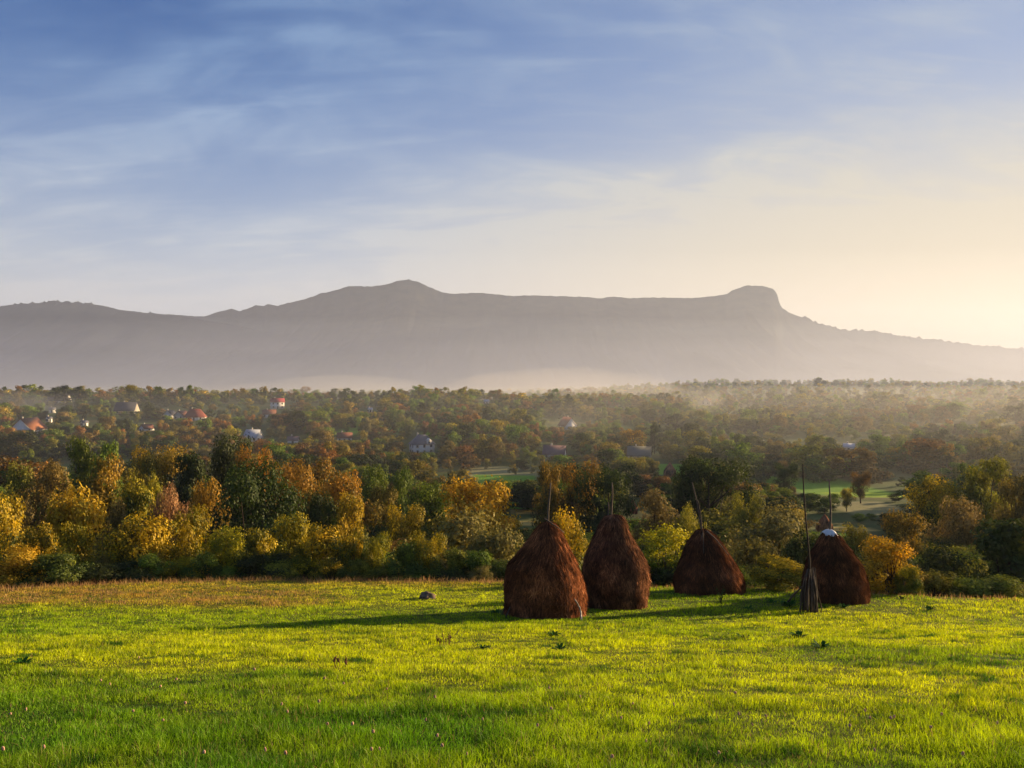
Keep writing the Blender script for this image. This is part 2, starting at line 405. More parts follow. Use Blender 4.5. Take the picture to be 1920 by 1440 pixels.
def build_mountain(name, label, pts, yr, depth, x0, x1, nxx, m, base=-55, jag=7., tree_jag=()):
    px = np.array([p[0] for p in pts], float); py = np.array([p[1] for p in pts], float)
    xs_p = (px - 960) / F * yr; zs_p = yr * ((720 - py) / F - math.tan(PITCH))
    xs = np.linspace(x0, x1, nxx); nz = 90
    t = np.concatenate([np.linspace(0, 1, nz - 12), 1 + np.linspace(.02, .6, 12)])
    X, Tt = np.meshgrid(xs, t)
    Yr = yr - depth * (1 - Tt)
    ridge = np.interp(X * yr / Yr, xs_p, zs_p)      # the side spurs fan out from the crest towards the plain
    # gullies and spurs run down from the crest
    warp = 90 * (fbm(X * .002, Tt * 2.0, 3) - .5)
    spur = fbm((X + warp) * .0045, Tt * .8 + 2, 5) - .5
    up = ridge - base
    prof = np.where(Tt <= 1, .30 * sstep(0, .75, Tt) * 1.0 + .70 * np.clip(Tt, 0, 1) ** 3.2, 1 - .9 * (Tt - 1) ** 1.2)
    z = base + up * prof + spur * 190 * np.clip(up / 500, .2, 1) * np.sin(np.pi * np.clip(Tt, 0, 1)) ** .8 * np.clip(1 - Tt, 0, 1) ** .25
    z += jag * (fbm(X * .05, Tt * 30, 2) - .5) * np.exp(-((Tt - 1) / .05) ** 2)
    for a, b, hgt in tree_jag:
        xa, xb = (a - 960) / F * yr, (b - 960) / F * yr
        z += hgt * np.maximum(fbm(X * .05, X * 0 + 3.3, 4, .8) - .40, 0) * 4.0 * np.exp(-((Tt - 1) / .02) ** 2) * ((X > xa) & (X < xb))
    Y = yr - depth * (1 - Tt) + 60 * (fbm(X * .001 + 4, X * 0, 2) - .5) * 0
    V = np.stack([X, Y, z], -1).reshape(-1, 3)
    n2 = len(xs); i = np.arange(len(t) - 1)[:, None] * n2 + np.arange(n2 - 1)[None, :]
    Q = np.stack([i, i + 1, i + n2 + 1, i + n2], -1).reshape(-1, 4)
    return tag(link(name, mesh_np(name, V, [Q], [m], None, True)), label, kind='structure')
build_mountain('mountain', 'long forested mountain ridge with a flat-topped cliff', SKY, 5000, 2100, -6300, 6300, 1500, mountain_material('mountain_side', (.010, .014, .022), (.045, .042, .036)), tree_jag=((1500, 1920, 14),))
HILL = [(-1500, 600), (-900, 590), (-400, 575), (-100, 576), (0, 575), (40, 571), (100, 567), (150, 569), (190, 573), (230, 583), (290, 590), (360, 596), (420, 606), (500, 622), (600, 645), (720, 672), (900, 700), (1200, 738), (3000, 760)]
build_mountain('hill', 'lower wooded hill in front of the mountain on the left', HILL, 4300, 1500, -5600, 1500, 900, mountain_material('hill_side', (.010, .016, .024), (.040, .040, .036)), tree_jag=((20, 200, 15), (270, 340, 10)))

# ------------------------------------------------------------------ trees: one builder, unit height, crown leaves in clumps
def crown_mesh(name, seed, shape, n_lobes, n_leaves, leaf, lobe_r=.16, bare=.2, wid=.42, spray=0.0):
    g = np.random.default_rng(seed)
    h = bare + (1 - bare) * (np.arange(n_lobes) + g.random(n_lobes)) / n_lobes
    t = (h - bare) / (1 - bare)
    if shape == 'round': wv = wid * np.sin(np.pi * np.clip(.12 + .80 * t, 0, 1)) ** .7
    elif shape == 'ovoid': wv = wid * (1.15 * (1 - t) ** .6) * sstep(-.35, .25, t)
    elif shape == 'bush': wv = wid * np.sqrt(np.clip(1.02 - t ** 2.2, 0, 1))
    elif shape == 'cone': wv = wid * (1.02 - t) ** .85
    else: wv = wid * (.5 + .5 * np.sin(np.pi * t) + .3 * g.random(n_lobes))
    nb = max(4, n_lobes // 5)
    bt = (np.arange(nb) + g.random(nb)) / nb; baz = np.arange(nb) * 2.39996 + g.random(nb) * 1.2
    bw = np.interp(bt, np.sort(t), wv[np.argsort(t)])
    bc = np.stack([np.cos(baz) * bw * g.uniform(.35, .95, nb), np.sin(baz) * bw * g.uniform(.35, .95, nb), bare + (1 - bare) * (.10 + .80 * bt)], 1)
    own = np.arange(n_lobes) % nb
    dl = g.normal(size=(n_lobes, 3)); dl /= np.linalg.norm(dl, axis=1)[:, None]; dl[:, 2] = np.abs(dl[:, 2]) * np.where(g.random(n_lobes) < .72, 1, -1)
    br = lobe_r * g.uniform(.75, 1.45, nb)
    LC = bc[own] + dl * (br[own] * g.uniform(.55, 1.15, n_lobes))[:, None]
    LC[:max(2, n_lobes // 10)] *= np.array([.3, .3, 1])        # some foliage round the stem
    lr = lobe_r * g.uniform(.42, .92, n_lobes)
    cx = LC[:, 0]; cy_ = LC[:, 1]; cz = LC[:, 2]
    cz = np.minimum(cz, 1 - lr * .8); cz = np.maximum(cz, lr * .6 + bare * .6)
    k = g.choice(n_lobes, n_leaves, p=lr ** 2 / (lr ** 2).sum())
    d = g.normal(size=(n_leaves, 3)); d /= np.linalg.norm(d, axis=1)[:, None]
    # each lobe breaks up into smaller tufts
    tuft = d + .32 * (np.stack([vn(d[:, 0] * 4 + k * 3.1, d[:, 1] * 4), vn(d[:, 1] * 4 + k, d[:, 2] * 4 + 9), vn(d[:, 2] * 4 + k * 1.7, d[:, 0] * 4 + 5)], 1) - .5)
    rad = lr[k] * (.55 + .55 * g.random(n_leaves) ** .6) * (.72 + .56 * vn(d[:, 0] * 3.3 + k * 7.7, d[:, 2] * 3.3 + d[:, 1] * 2 + k))
    P = np.stack([cx[k], cy_[k], cz[k]], 1) + tuft * rad[:, None] * np.array([1.1, 1.1, .9])
    if spray:
        m = g.random(n_leaves) < .45
        P[m] += np.stack([d[m, 0] * .02, d[m, 1] * .02, spray * g.random(m.sum()) ** 2 * (vn(P[m, 0] * 30, P[m, 1] * 30) > .55)], 1)
    nrm = d * 1.1 + (P - np.array([0, 0, .5])) * 1.2 + g.normal(size=(n_leaves, 3)) * .55 + np.array([0, 0, .2]); nrm /= np.linalg.norm(nrm, axis=1)[:, None]
    a = np.cross(nrm, g.normal(size=(n_leaves, 3))); a /= np.linalg.norm(a, axis=1)[:, None] + 1e-9
    b = np.cross(nrm, a)
    s = leaf * g.uniform(.6, 1.35, n_leaves)[:, None]
    V = np.stack([P - a * s * .75, P - b * s * .42, P + a * s * .75, P + b * s * .42], 1).reshape(-1, 3)
    Q = np.arange(n_leaves * 4).reshape(-1, 4)
    zt = np.clip(P[:, 2], 0, 1)
    lobe_hue = g.random(n_lobes)
    mixv = np.clip(-.04 + .55 * sstep(.35, .95, zt) + .75 * (lobe_hue[k] - .5) + g.normal(size=n_leaves) * .13, 0, 1)  # tops lean to the second tint: turned leaves plus painted sunlight
    val = np.clip(1 + .30 * (g.random(n_lobes)[k] - .5) + g.normal(size=n_leaves) * .22, .35, 1.8)
    me = mesh_np(name, V, [Q], [M_LEAF], {'mixv': np.repeat(mixv, 4), 'val': np.repeat(val, 4)})
    return me, np.stack([cx, cy_, cz], 1)
def trunk_mesh(name, seed, lobes, bare, r=.022, stems=1):
    g = np.random.default_rng(seed); mb = MB()
    for s in range(stems):
        lean = g.uniform(-.05, .05, 2) * (1 + stems)
        n = 8; z = np.linspace(-.04, .78, n)
        P = np.stack([lean[0] * z + .02 * np.sin(z * 6 + s), lean[1] * z + .02 * np.cos(z * 5 + s), z], 1)
        mb.tube(P, np.linspace(r * 1.5, r * .35, n) / math.sqrt(stems), 7, .5, .25)
        for j in g.choice(len(lobes), min(len(lobes), 9 if stems == 1 else 4), replace=False):
            z0 = g.uniform(bare * .9 + .05, .6); i = min(n - 1, int((z0 + .04) / .82 * (n - 1)))
            a = P[i]; b = lobes[j]; m = (a + b) / 2 + np.array([0, 0, -.03])
            mb.tube([a, m, b], [r * .5, r * .32, r * .1], 5)
    return mb.mesh(name, [M_BARK], True)
PROTO = {}
def proto(key, shape, n_lobes, n_leaves, leaf, lobe_r, bare, wid, stems=1, spray=0.0, variants=2, seed=1):
    for v in range(variants):
        cm, lob = crown_mesh('crown', seed * 31 + v, shape, n_lobes, n_leaves, leaf, lobe_r, bare, wid, spray)
        tm = trunk_mesh('trunk', seed * 37 + v, lob, bare, stems=stems)
        co = np.empty(len(cm.vertices) * 3, np.float32); cm.vertices.foreach_get('co', co); co = co.reshape(-1, 3)
        half = np.percentile(np.abs(co[:, 0]), 98)
        PROTO[key, v] = (cm, tm, 2 * half, float(np.percentile(co[:, 2], 99.7)))
proto('round', 'round', 46, 15000, .019, .17, .14, .40, variants=3, seed=1)
proto('oak', 'round', 60, 20000, .016, .15, .12, .42, variants=2, seed=2)
proto('ovoid', 'ovoid', 42, 13000, .019, .14, .10, .32, variants=2, seed=3)
proto('bush', 'bush', 46, 14000, .023, .17, .02, .44, stems=4, variants=2, seed=4)
proto('willow', 'bush', 50, 16000, .021, .15, .02, .45, stems=5, spray=.13, variants=2, seed=5)
proto('cone', 'cone', 40, 12000, .020, .10, .04, .28, variants=1, seed=6)
proto('mid', 'bush', 34, 3800, .036, .17, .05, .43, variants=3, seed=7)
proto('midtall', 'ovoid', 24, 3000, .034, .16, .08, .32, variants=2, seed=8)
proto('low', 'bush', 18, 900, .065, .19, .02, .44, stems=1, variants=4, seed=9)
NV = {}
for k, v in PROTO: NV[k] = NV.get(k, 0) + 1

TINT = {  # leaf colours: body, turned leaves and tops with sunlight painted in, words
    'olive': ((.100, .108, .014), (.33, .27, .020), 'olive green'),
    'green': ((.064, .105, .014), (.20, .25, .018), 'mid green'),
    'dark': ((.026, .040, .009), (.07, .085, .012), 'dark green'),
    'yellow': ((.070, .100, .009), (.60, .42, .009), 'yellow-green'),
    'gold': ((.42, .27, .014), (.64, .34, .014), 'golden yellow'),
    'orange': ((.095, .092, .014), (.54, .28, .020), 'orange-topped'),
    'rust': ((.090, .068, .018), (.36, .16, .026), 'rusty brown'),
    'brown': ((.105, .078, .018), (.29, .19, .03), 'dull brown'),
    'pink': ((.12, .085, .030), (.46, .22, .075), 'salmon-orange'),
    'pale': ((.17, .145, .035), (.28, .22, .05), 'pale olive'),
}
TREES = []   # records of every individual, for sorting, clearing and labels
def shape_words(key): return {'round': 'rounded', 'oak': 'broad', 'ovoid': 'tall', 'bush': 'bushy', 'willow': 'feathery', 'cone': 'pointed', 'mid': 'rounded', 'midtall': 'tall', 'low': 'bushy'}[key]
def place_tree(key, x, y, h, wdt, tint, label=None, name='tree', cat='tree', group='trees of the wooded valley', seed=0, jit=.12, sink=.0):
    g = np.random.default_rng(abs(int(x * 131 + y * 17 + seed)) + 5)
    v = int(g.integers(NV[key])); cm, tm, pw, ph = PROTO[key, v]
    z = Hs(x, y)
    root = empty(name, (x, y, z - sink), float(g.uniform(0, 6.28)), label, cat, group)
    s = h / ph; root.scale = (wdt / pw * g.uniform(.97, 1.03), wdt / pw, s)
    tr = bpy.data.objects.new('trunk', tm); C.objects.link(tr); tr.parent = root
    cr = bpy.data.objects.new('crown', cm); C.objects.link(cr); cr.parent = root
    a, b, _ = TINT[tint]
    j = 1 + jit * (g.random(3) - .5) * np.array([2, 1.4, 1]); k = g.uniform(.85, 1.18)
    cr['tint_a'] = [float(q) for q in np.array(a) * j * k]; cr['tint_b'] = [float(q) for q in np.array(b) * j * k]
    px, pt = proj(x, y, z + h); _, pb = proj(x, y, z)
    TREES.append(dict(o=root, px=px, top=pt, base=pb, w=wdt * F / y, d=y, tint=tint, key=key, label=label))
    return root
def hero(key, px, top, wpx, d, tint, label, name='tree', cat='tree', group=None, seed=0):
    x = (px - 960) / F * d
    p = at(px, top, d); z = Hs(p.x, d)
    h = max(p.z - z, .8)
    if d < 75: wpx *= 1.25
    elif d < 150: wpx *= 1.3 if key == 'ovoid' else 1.15
    return place_tree(key, p.x, d, h, wpx / F * d, tint, label, name, cat, group or 'trees of the wooded valley', seed)
G1 = 'trees lining the far rim of the meadow'; G2 = 'trees standing below the meadow rim'
HERO = [
 ('willow', 22, 1030, 84, 50.5, 'gold', 'orange-gold bush at the left end of the meadow rim', 'shrub', 'bush', 'bushes along the meadow rim'),
 ('round', 15, 928, 105, 63, 'yellow', 'yellowing tree behind the orange-gold bush at the left edge', 'tree', 'tree', G1),
 ('round', 66, 985, 75, 57, 'yellow', 'yellow tree just right of the orange-gold bush', 'tree', 'tree', G1),
 ('ovoid', 132, 914, 92, 68, 'gold', 'tall golden tree rising behind a small green tree on the left', 'tree', 'tree', G1),
 ('round', 146, 985, 74, 57, 'yellow', 'small green and yellow tree with a visible stem before the tall golden tree', 'tree', 'tree', G1),
 ('willow', 190, 1042, 50, 55, 'brown', 'dull brown shrub right of the small green and yellow tree', 'shrub', 'bush', 'bushes along the meadow rim'),
 ('bush', 98, 1048, 62, 54, 'olive', 'olive shrub left of the small green and yellow tree', 'shrub', 'bush', 'bushes along the meadow rim'),
 ('round', 262, 968, 118, 57, 'yellow', 'broad yellow-green tree with a dark forked trunk at the meadow rim', 'tree', 'tree', G1),
 ('round', 352, 955, 100, 60, 'yellow', 'yellow-topped tree touching the one with a dark forked trunk', 'tree', 'tree', G1),
 ('bush', 380, 1055, 44, 54.5, 'gold', 'small orange bush under the yellow-topped tree', 'shrub', 'bush', 'bushes along the meadow rim'),
 ('round', 424, 990, 78, 59, 'yellow', 'olive-yellow tree in front of the great dark oak', 'tree', 'tree', G1),
 ('bush', 478, 992, 66, 57, 'yellow', 'yellow-green tree below the great dark oak', 'tree', 'tree', G1),
 ('round', 545, 964, 84, 60, 'yellow', 'yellow-tipped tree right beside the great dark oak', 'tree', 'tree', G1),
 ('bush', 610, 986, 82, 57, 'yellow', 'bushy olive-yellow tree in the middle of the rim hedge', 'tree', 'tree', G1),
 ('bush', 662, 1002, 50, 56.5, 'yellow', 'narrow yellow-green tree in the rim hedge', 'tree', 'tree', G1),
 ('round', 708, 1003, 64, 57, 'yellow', 'yellow-green tree in the rim hedge below the small green field', 'tree', 'tree', G1),
 ('bush', 668, 1048, 46, 54.5, 'olive', 'low olive bush at the foot of the rim hedge', 'shrub', 'bush', 'bushes along the meadow rim'),
 ('bush', 757, 1016, 60, 56, 'green', 'green bushy tree in the rim hedge above the grey rock', 'tree', 'tree', G1),
 ('round', 804, 998, 62, 56.5, 'yellow', 'yellow-topped tree in the rim hedge above the grey rock', 'tree', 'tree', G1),
 ('bush', 850, 1028, 62, 55.5, 'olive', 'olive bush in the rim hedge at the foot of the big pale willow', 'shrub', 'bush', 'bushes along the meadow rim'),
 ('bush', 903, 1033, 64, 55, 'green', 'green bush just left of the tallest haystack', 'shrub', 'bush', 'bushes along the meadow rim'),
 ('willow', 906, 1062, 40, 53, 'pale', 'pale weedy shrub nearest the left side of the tallest haystack', 'shrub', 'bush', 'bushes along the meadow rim'),
 ('oak', 478, 870, 150, 76, 'dark', 'great dark green oak standing high over the rim hedge', 'tree', 'tree', G2),
 ('round', 392, 900, 70, 84, 'orange', 'orange-topped tree just left of the great dark oak', 'tree', 'tree', G2),
 ('round', 316, 912, 70, 88, 'pink', 'salmon-orange tree between the golden and the orange-topped trees', 'tree', 'tree', G2),
 ('ovoid', 250, 898, 50, 92, 'yellow', 'small pointed yellow-green tree above the tree with a dark forked trunk', 'tree', 'tree', G2),
 ('ovoid', 288, 893, 22, 95, 'yellow', 'slender yellow-green sapling beside the small pointed tree', 'tree', 'tree', G2),
 ('ovoid', 196, 858, 66, 98, 'orange', 'tall tree with an orange crest right of the tall golden tree', 'tree', 'tree', G2),
 ('round', 95, 868, 96, 105, 'brown', 'broad dull brown tree behind the tall golden tree', 'tree', 'tree', G2),
 ('round', 218, 940, 60, 80, 'brown', 'half-bare brown tree above the left rim trees', 'tree', 'tree', G2),
 ('round', 40, 872, 60, 118, 'olive', 'olive tree near the left edge above the yellowing tree', 'tree', 'tree', G2),
 ('cone', 355, 852, 52, 120, 'dark', 'dark pointed evergreen behind the orange-topped tree', 'conifer', 'conifer', G2),
 ('round', 435, 815, 84, 135, 'dark', 'dark crown showing above the great dark oak', 'tree', 'tree', G2),
 ('round', 478, 838, 62, 128, 'orange', 'orange-tinged crown to the right above the great dark oak', 'tree', 'tree', G2),
 ('ovoid', 153, 820, 50, 140, 'green', 'spiky-topped dark green tree in the left of the wood', 'tree', 'tree', G2),
 ('ovoid', 196, 830, 46, 140, 'green', 'second spiky-topped tree right of the taller one', 'tree', 'tree', G2),
 ('oak', 300, 838, 96, 130, 'orange', 'broad orange-gold tree right of the spiky-topped trees', 'tree', 'tree', G2),
 ('oak', 566, 862, 106, 112, 'orange', 'large orange-crested tree right of the great dark oak', 'tree', 'tree', G2),
 ('round', 640, 886, 96, 100, 'orange', 'bright orange tree above the middle of the rim hedge', 'tree', 'tree', G2),
 ('round', 596, 925, 80, 84, 'dark', 'dark shaded tree under the bright orange tree', 'tree', 'tree', G2),
 ('round', 660, 928, 62, 84, 'yellow', 'olive-yellow tree at the foot of the bright orange tree', 'tree', 'tree', G2),
 ('round', 700, 874, 56, 140, 'green', 'green tree right of the bright orange tree', 'tree', 'tree', G2),
 ('round', 752, 880, 62, 128, 'green', 'fresh green tree above the small green field', 'tree', 'tree', G2),
 ('round', 722, 912, 70, 125, 'olive', 'open-limbed tree behind the small green field', 'tree', 'tree', G2),
 ('round', 806, 905, 84, 112, 'green', 'dense green tree left of the bright gold tree', 'tree', 'tree', G2),
 ('willow', 893, 900, 112, 104, 'gold', 'bright gold tree left of the poled haystacks', 'tree', 'tree', G2),
 ('willow', 872, 958, 150, 70, 'pale', 'big pale olive willow rising over the rim hedge', 'tree', 'tree', G2),
 ('willow', 930, 985, 80, 66, 'pale', 'smaller pale willow touching the tallest haystack', 'tree', 'tree', G2),
 ('round', 758, 946, 70, 96, 'yellow', 'small round tree beside the small green field, yellow on one side', 'tree', 'tree', G2),
 ('round', 1034, 868, 66, 128, 'orange', 'orange-gold tree behind the pole of the tallest haystack', 'tree', 'tree', G2),
 ('round', 1088, 866, 78, 126, 'orange', 'orange-gold tree to the right of its twin above the haystacks', 'tree', 'tree', G2),
 ('oak', 1136, 878, 92, 112, 'dark', 'dark olive tree behind the pole of the grey-brown haystack', 'tree', 'tree', G2),
 ('willow', 1066, 962, 78, 62, 'yellow', 'yellow willow showing between the two large haystacks', 'tree', 'tree', G2),
 ('willow', 1246, 990, 104, 53, 'yellow', 'yellow-green willow bush between the grey-brown and the squat haystack', 'shrub', 'bush', 'bushes along the meadow rim'),
 ('round', 1228, 918, 84, 100, 'pale', 'pale olive tree above the yellow-green willow bush', 'tree', 'tree', G2),
 ('round', 1290, 950, 60, 80, 'olive', 'olive tree left of the leaning haystack pole', 'tree', 'tree', G2),
 ('oak', 1336, 860, 118, 125, 'dark', 'large dark tree behind the leaning haystack pole', 'tree', 'tree', G2),
 ('round', 1290, 872, 62, 128, 'dark', 'dark tree grown into the left side of the large dark tree', 'tree', 'tree', G2),
 ('willow', 1442, 950, 120, 78, 'pale', 'broad olive-gold tree between the squat haystack and the tall bare pole', 'tree', 'tree', G2),
 ('round', 1400, 925, 60, 105, 'olive', 'olive tree right of the large dark tree', 'tree', 'tree', G2),
 ('willow', 1456, 1046, 96, 47.6, 'yellow', 'pale green bush left of the stick bundle', 'shrub', 'bush', 'bushes along the meadow rim'),
 ('bush', 1405, 1010, 110, 60, 'brown', 'dark brown thicket behind the squat haystack', 'shrub', 'bush', 'bushes along the meadow rim'),
 ('bush', 1500, 1000, 110, 58, 'dark', 'dark thicket behind the tall bare pole', 'shrub', 'bush', 'bushes along the meadow rim'),
 ('bush', 1664, 1012, 106, 45.5, 'gold', 'rust and gold bush right of the plastic-capped haystack', 'shrub', 'bush', 'bushes along the meadow rim'),
 ('bush', 1700, 1062, 46, 44, 'yellow', 'low golden bush at the foot of the rust and gold bush', 'shrub', 'bush', 'bushes along the meadow rim'),
 ('round', 1600, 985, 66, 84, 'olive', 'olive tree between the capped haystack and its shaded field', 'tree', 'tree', G2),
 ('round', 1700, 960, 100, 82, 'orange', 'brown-gold tree above the rust and gold bush', 'tree', 'tree', G2),
 ('round', 1752, 895, 88, 118, 'yellow', 'green tree with a yellow sunlit flank near the right edge', 'tree', 'tree', G2),
 ('round', 1800, 935, 90, 96, 'pale', 'olive-gold tree in front of the yellow-flanked tree', 'tree', 'tree', G2),
 ('ovoid', 1850, 858, 84, 118, 'olive', 'tall dull tree right of the yellow-flanked tree', 'tree', 'tree', G2),
 ('cone', 1898, 975, 110, 56, 'dark', 'dark spreading conifer at the right edge', 'conifer', 'conifer', G2),
 ('round', 1905, 890, 80, 95, 'brown', 'dull brown tree above the dark spreading conifer', 'tree', 'tree', G2),
 ('bush', 1780, 1030, 130, 56, 'dark', 'dark shaded thicket behind the right part of the rim', 'shrub', 'bush', 'bushes along the meadow rim'),
 ('round', 1474, 868, 52, 250, 'dark', 'round dark tree standing in the far green field', 'tree', 'tree', G2),
 ('round', 1613, 884, 42, 235, 'rust', 'reddish round tree at the end of the far green field', 'tree', 'tree', G2),
 ('round', 1588, 915, 26, 215, 'yellow', 'little yellow tree on the far green field', 'tree', 'tree', G2),
]
for k, px, top, wd, d, tn, lab, nm, ct, gp in HERO:
    hero(k, px, top, wd, d, tn, lab, nm, ct, gp)

g = np.random.default_rng(77)
for q in list(np.arange(40, 960, 38)) + [1210, 1250, 1392, 1640, 1740, 1790, 1838, 1880]:
    q = q + g.uniform(-12, 12); u = (q - 960) / F; e = float(edge_y(np.array([u * 50.]), np.array([50.]))[0]); d = e + g.uniform(2.2, 4.5)
    place_tree('bush' if g.random() < .6 else 'willow', u * d, d, g.uniform(1.9, 3.3), g.uniform(2.4, 4.4), g.choice(['dark', 'olive', 'green', 'brown', 'yellow'], p=[.34, .24, .22, .12, .08]), None, 'shrub', 'bush', 'bushes along the meadow rim')

# windows of the photograph through which something farther shows: x0, x1, y0, y1, distance
CLEAR = []
def clear(x0, x1, y0, y1, d): CLEAR.append((x0, x1, y0, y1, d))

# ------------------------------------------------------------------ houses of the village
M_WHITE = simple('white_render', (.66, .62, .56), (.80, .75, .68), 1.2, bump=.05)
M_CREAM = simple('cream_render', (.42, .36, .28), (.55, .48, .38), 1.2, bump=.05)
M_DARKWALL = simple('timber_wall', (.07, .045, .03), (.13, .09, .06), 3, stretch=(1, 1, .2))
M_GLASS = simple('window_glass', (.02, .025, .03), (.04, .045, .05), 3, rough=.15, spec=.6, bump=0)
M_FRAME = simple('window_frame', (.35, .32, .28), (.45, .42, .38), 3, bump=0)
def roofm(name, a, b): return simple(name, a, b, 4, stretch=(6, .4, .4), bump=.5, rough=.7)
ROOFS = {'red': roofm('red_tiles', (.20, .055, .035), (.28, .08, .05)), 'crimson': roofm('crimson_sheet', (.26, .045, .05), (.36, .07, .07)), 'grey': roofm('grey_sheet', (.10, .10, .115), (.16, .16, .18)),
         'slate': roofm('slate_roof', (.035, .037, .048), (.07, .07, .085)), 'brown': roofm('brown_tiles', (.15, .06, .04), (.23, .10, .06)), 'silver': roofm('bright_tin', (.34, .36, .42), (.48, .50, .56)),
         'rust': roofm('orange_tiles', (.30, .11, .05), (.40, .16, .07)), 'mauve': roofm('mauve_tiles', (.13, .085, .09), (.20, .13, .13)), 'greygreen': roofm('lichen_roof', (.12, .12, .10), (.18, .18, .15))}
def house(px, py, wpx, rz, roof, label, wall=None, storeys=1, hip=False, ratio=.75, rise=.42, dormer=False, nwin=3, see=None, name='house'):
    """PX, PY: foot of the house in the photograph; WPX: its width there"""
    p = ground(px, py, near=150.); W = wpx / F * p.y
    c, s = abs(math.cos(R(rz))), abs(math.sin(R(rz)))
    w = W / (c + s * ratio); d = w * ratio; hh = 2.6 * storeys + .4
    wall = wall or M_WHITE
    root = empty(name, (p.x, p.y, p.z - .1), R(rz), label, 'house', 'houses of the village')
    hw, hd = w / 2, d / 2; rh = rise * d
    mb = MB().box(-hw, hw, -hd, hd, -.8, hh)
    if not hip:     # gables at +-x
        for sx in (-1, 1):
            x = sx * hw
            V = [(x, -hd, hh), (x, hd, hh), (x, 0, hh + rh), (x - sx * .25, -hd, hh), (x - sx * .25, hd, hh), (x - sx * .25, 0, hh + rh)]
            mb.add(V, [np.array([(0, 1, 2), (3, 5, 4)]), np.array([(0, 2, 5, 3), (1, 4, 5, 2)])])
    mb.build('wall', wall, root)
    e = .45; lo = hh - e * rh / hd; rb = MB(); tk = .16
    if hip:
        k = max(hw - hd, 0)
        top = [(-k, 0, hh + rh), (k, 0, hh + rh)]
        low = [(-hw - e, -hd - e, lo), (hw + e, -hd - e, lo), (hw + e, hd + e, lo), (-hw - e, hd + e, lo)]
        V = np.array(top + low, float); V[:, 2] += .02; V2 = V.copy(); V2[:, 2] -= tk
        V = np.vstack([V, V2])
        q = [(2, 3, 1, 0), (4, 5, 0, 1), (8 + 3 - 3, 6 + 3, 7, 6)]
        rb.add(V, [np.array([(2, 3, 1, 0), (4, 5, 0, 1)]), np.array([(3, 4, 1), (5, 2, 0)]),
                   np.array([(2, 8, 9, 3), (3, 9, 10, 4), (4, 10, 11, 5), (5, 11, 8, 2), (8, 11, 10, 9)])])
    else:
        for sy in (-1, 1):
            V = [(-hw - e, sy * (hd + e), lo), (hw + e, sy * (hd + e), lo), (hw + e, 0, hh + rh + .01), (-hw - e, 0, hh + rh + .01)]
            V = np.array(V, float); V2 = V.copy(); V2[:, 2] -= tk; V = np.vstack([V, V2])
            V[:4, 2] += .05
            rb.add(V, [np.array([(0, 1, 2, 3), (4, 7, 6, 5), (0, 4, 5, 1), (1, 5, 6, 2), (3, 2, 6, 7), (0, 3, 7, 4)])])
    ro = rb.build('roof', ROOFS[roof], root)
    MB().box(-hw * .35 - .3, -hw * .35 + .3, -.3 + hd * .3, .3 + hd * .3, hh + rh * .3, hh + rh + .9).build('chimney', M_CREAM, ro)
    if dormer:
        q = root
        dm = MB().box(-1.1, 1.1, -hd - .3, -hd + 2.2, hh - .9, hh + 1.2)
        dm.add([(-1.4, -hd - .5, hh + 1.15), (1.4, -hd - .5, hh + 1.15), (0, -hd - .5, hh + 2.2), (-1.4, -hd + 2.6, hh + 1.15), (1.4, -hd + 2.6, hh + 1.15), (0, -hd + 2.6, hh + 2.2)],
               [np.array([(0, 1, 2), (3, 5, 4)]), np.array([(0, 2, 5, 3), (1, 4, 5, 2), (0, 3, 4, 1)])])
        o = dm.build('dormer', wall, root); o.location.x = hw * .45
        MB().box(-.4, .4, -hd - .36, -hd - .305, hh - .1, hh + .9).build('dormer_window', M_GLASS, o)
    def window(x, y, z, side):
        n = MB(); g = MB()
        if side == 'y': n.box(x - .6, x + .6, y - .05, y + .02, z - .75, z + .75); g.box(x - .48, x + .48, y - .07, y - .055, z - .62, z + .62)
        else: n.box(y - .02, y + .05, x - .6, x + .6, z - .75, z + .75); g.box(y + .055, y + .07, x - .48, x + .48, z - .62, z + .62)
        f = n.build('window', M_FRAME, root); g.build('pane', M_GLASS, f)
    for st in range(storeys):
        zc = 1.6 + 2.6 * st
        for i in range(nwin):
            x = -hw + (i + .5) * w / nwin
            if st == 0 and i == nwin // 2 and nwin > 1: continue
            window(x, -hd, zc, 'y')
        for i in range(2): window(-hd + (i + .5) * d / 2, hw, zc, 'x')
        for i in range(2):
            n = MB().box(-hw - .05, -hw + .02, -hd + (i + .5) * d / 2 - .6, -hd + (i + .5) * d / 2 + .6, zc - .75, zc + .75)
            f = n.build('window', M_FRAME, root)
            MB().box(-hw - .07, -hw - .055, -hd + (i + .5) * d / 2 - .48, -hd + (i + .5) * d / 2 + .48, zc - .62, zc + .62).build('pane', M_GLASS, f)
    MB().box(-.5, .5, -hd - .06, -hd + .02, 0, 2.1).build('door', M_DARKWALL, root)
    _, ytop = proj(p.x, p.y, p.z + hh + rh)
    y1 = py - 1 if see is None else py - see
    clear(px - wpx * .5, px + wpx * .5, ytop - 1, y1, p.y - d * .6)
    TREES.append(dict(o=root, px=px, top=ytop, base=py, w=wpx, d=p.y, tint=None, key=None, label=label))
    return root
house(54, 813, 42, 92, 'rust', 'white gabled house with an orange roof at the left edge of the village', see=8, rise=.5, nwin=2)
house(112, 756, 36, 8, 'slate', 'dark-roofed white house beneath the arched dark trees on the skyline', see=5, rise=.5)
house(98, 774, 12, 20, 'grey', 'tiny white shed below the dark-roofed house on the skyline', nwin=1, see=3, name='shed')
house(238, 776, 38, 4, 'slate', 'long house with a near-black roof left of the red-roofed house', wall=M_CREAM, rise=.55, see=6)
house(92, 792, 9, 70, 'grey', 'tiny white hut right of the white gabled house', nwin=1, see=2, name='shed')
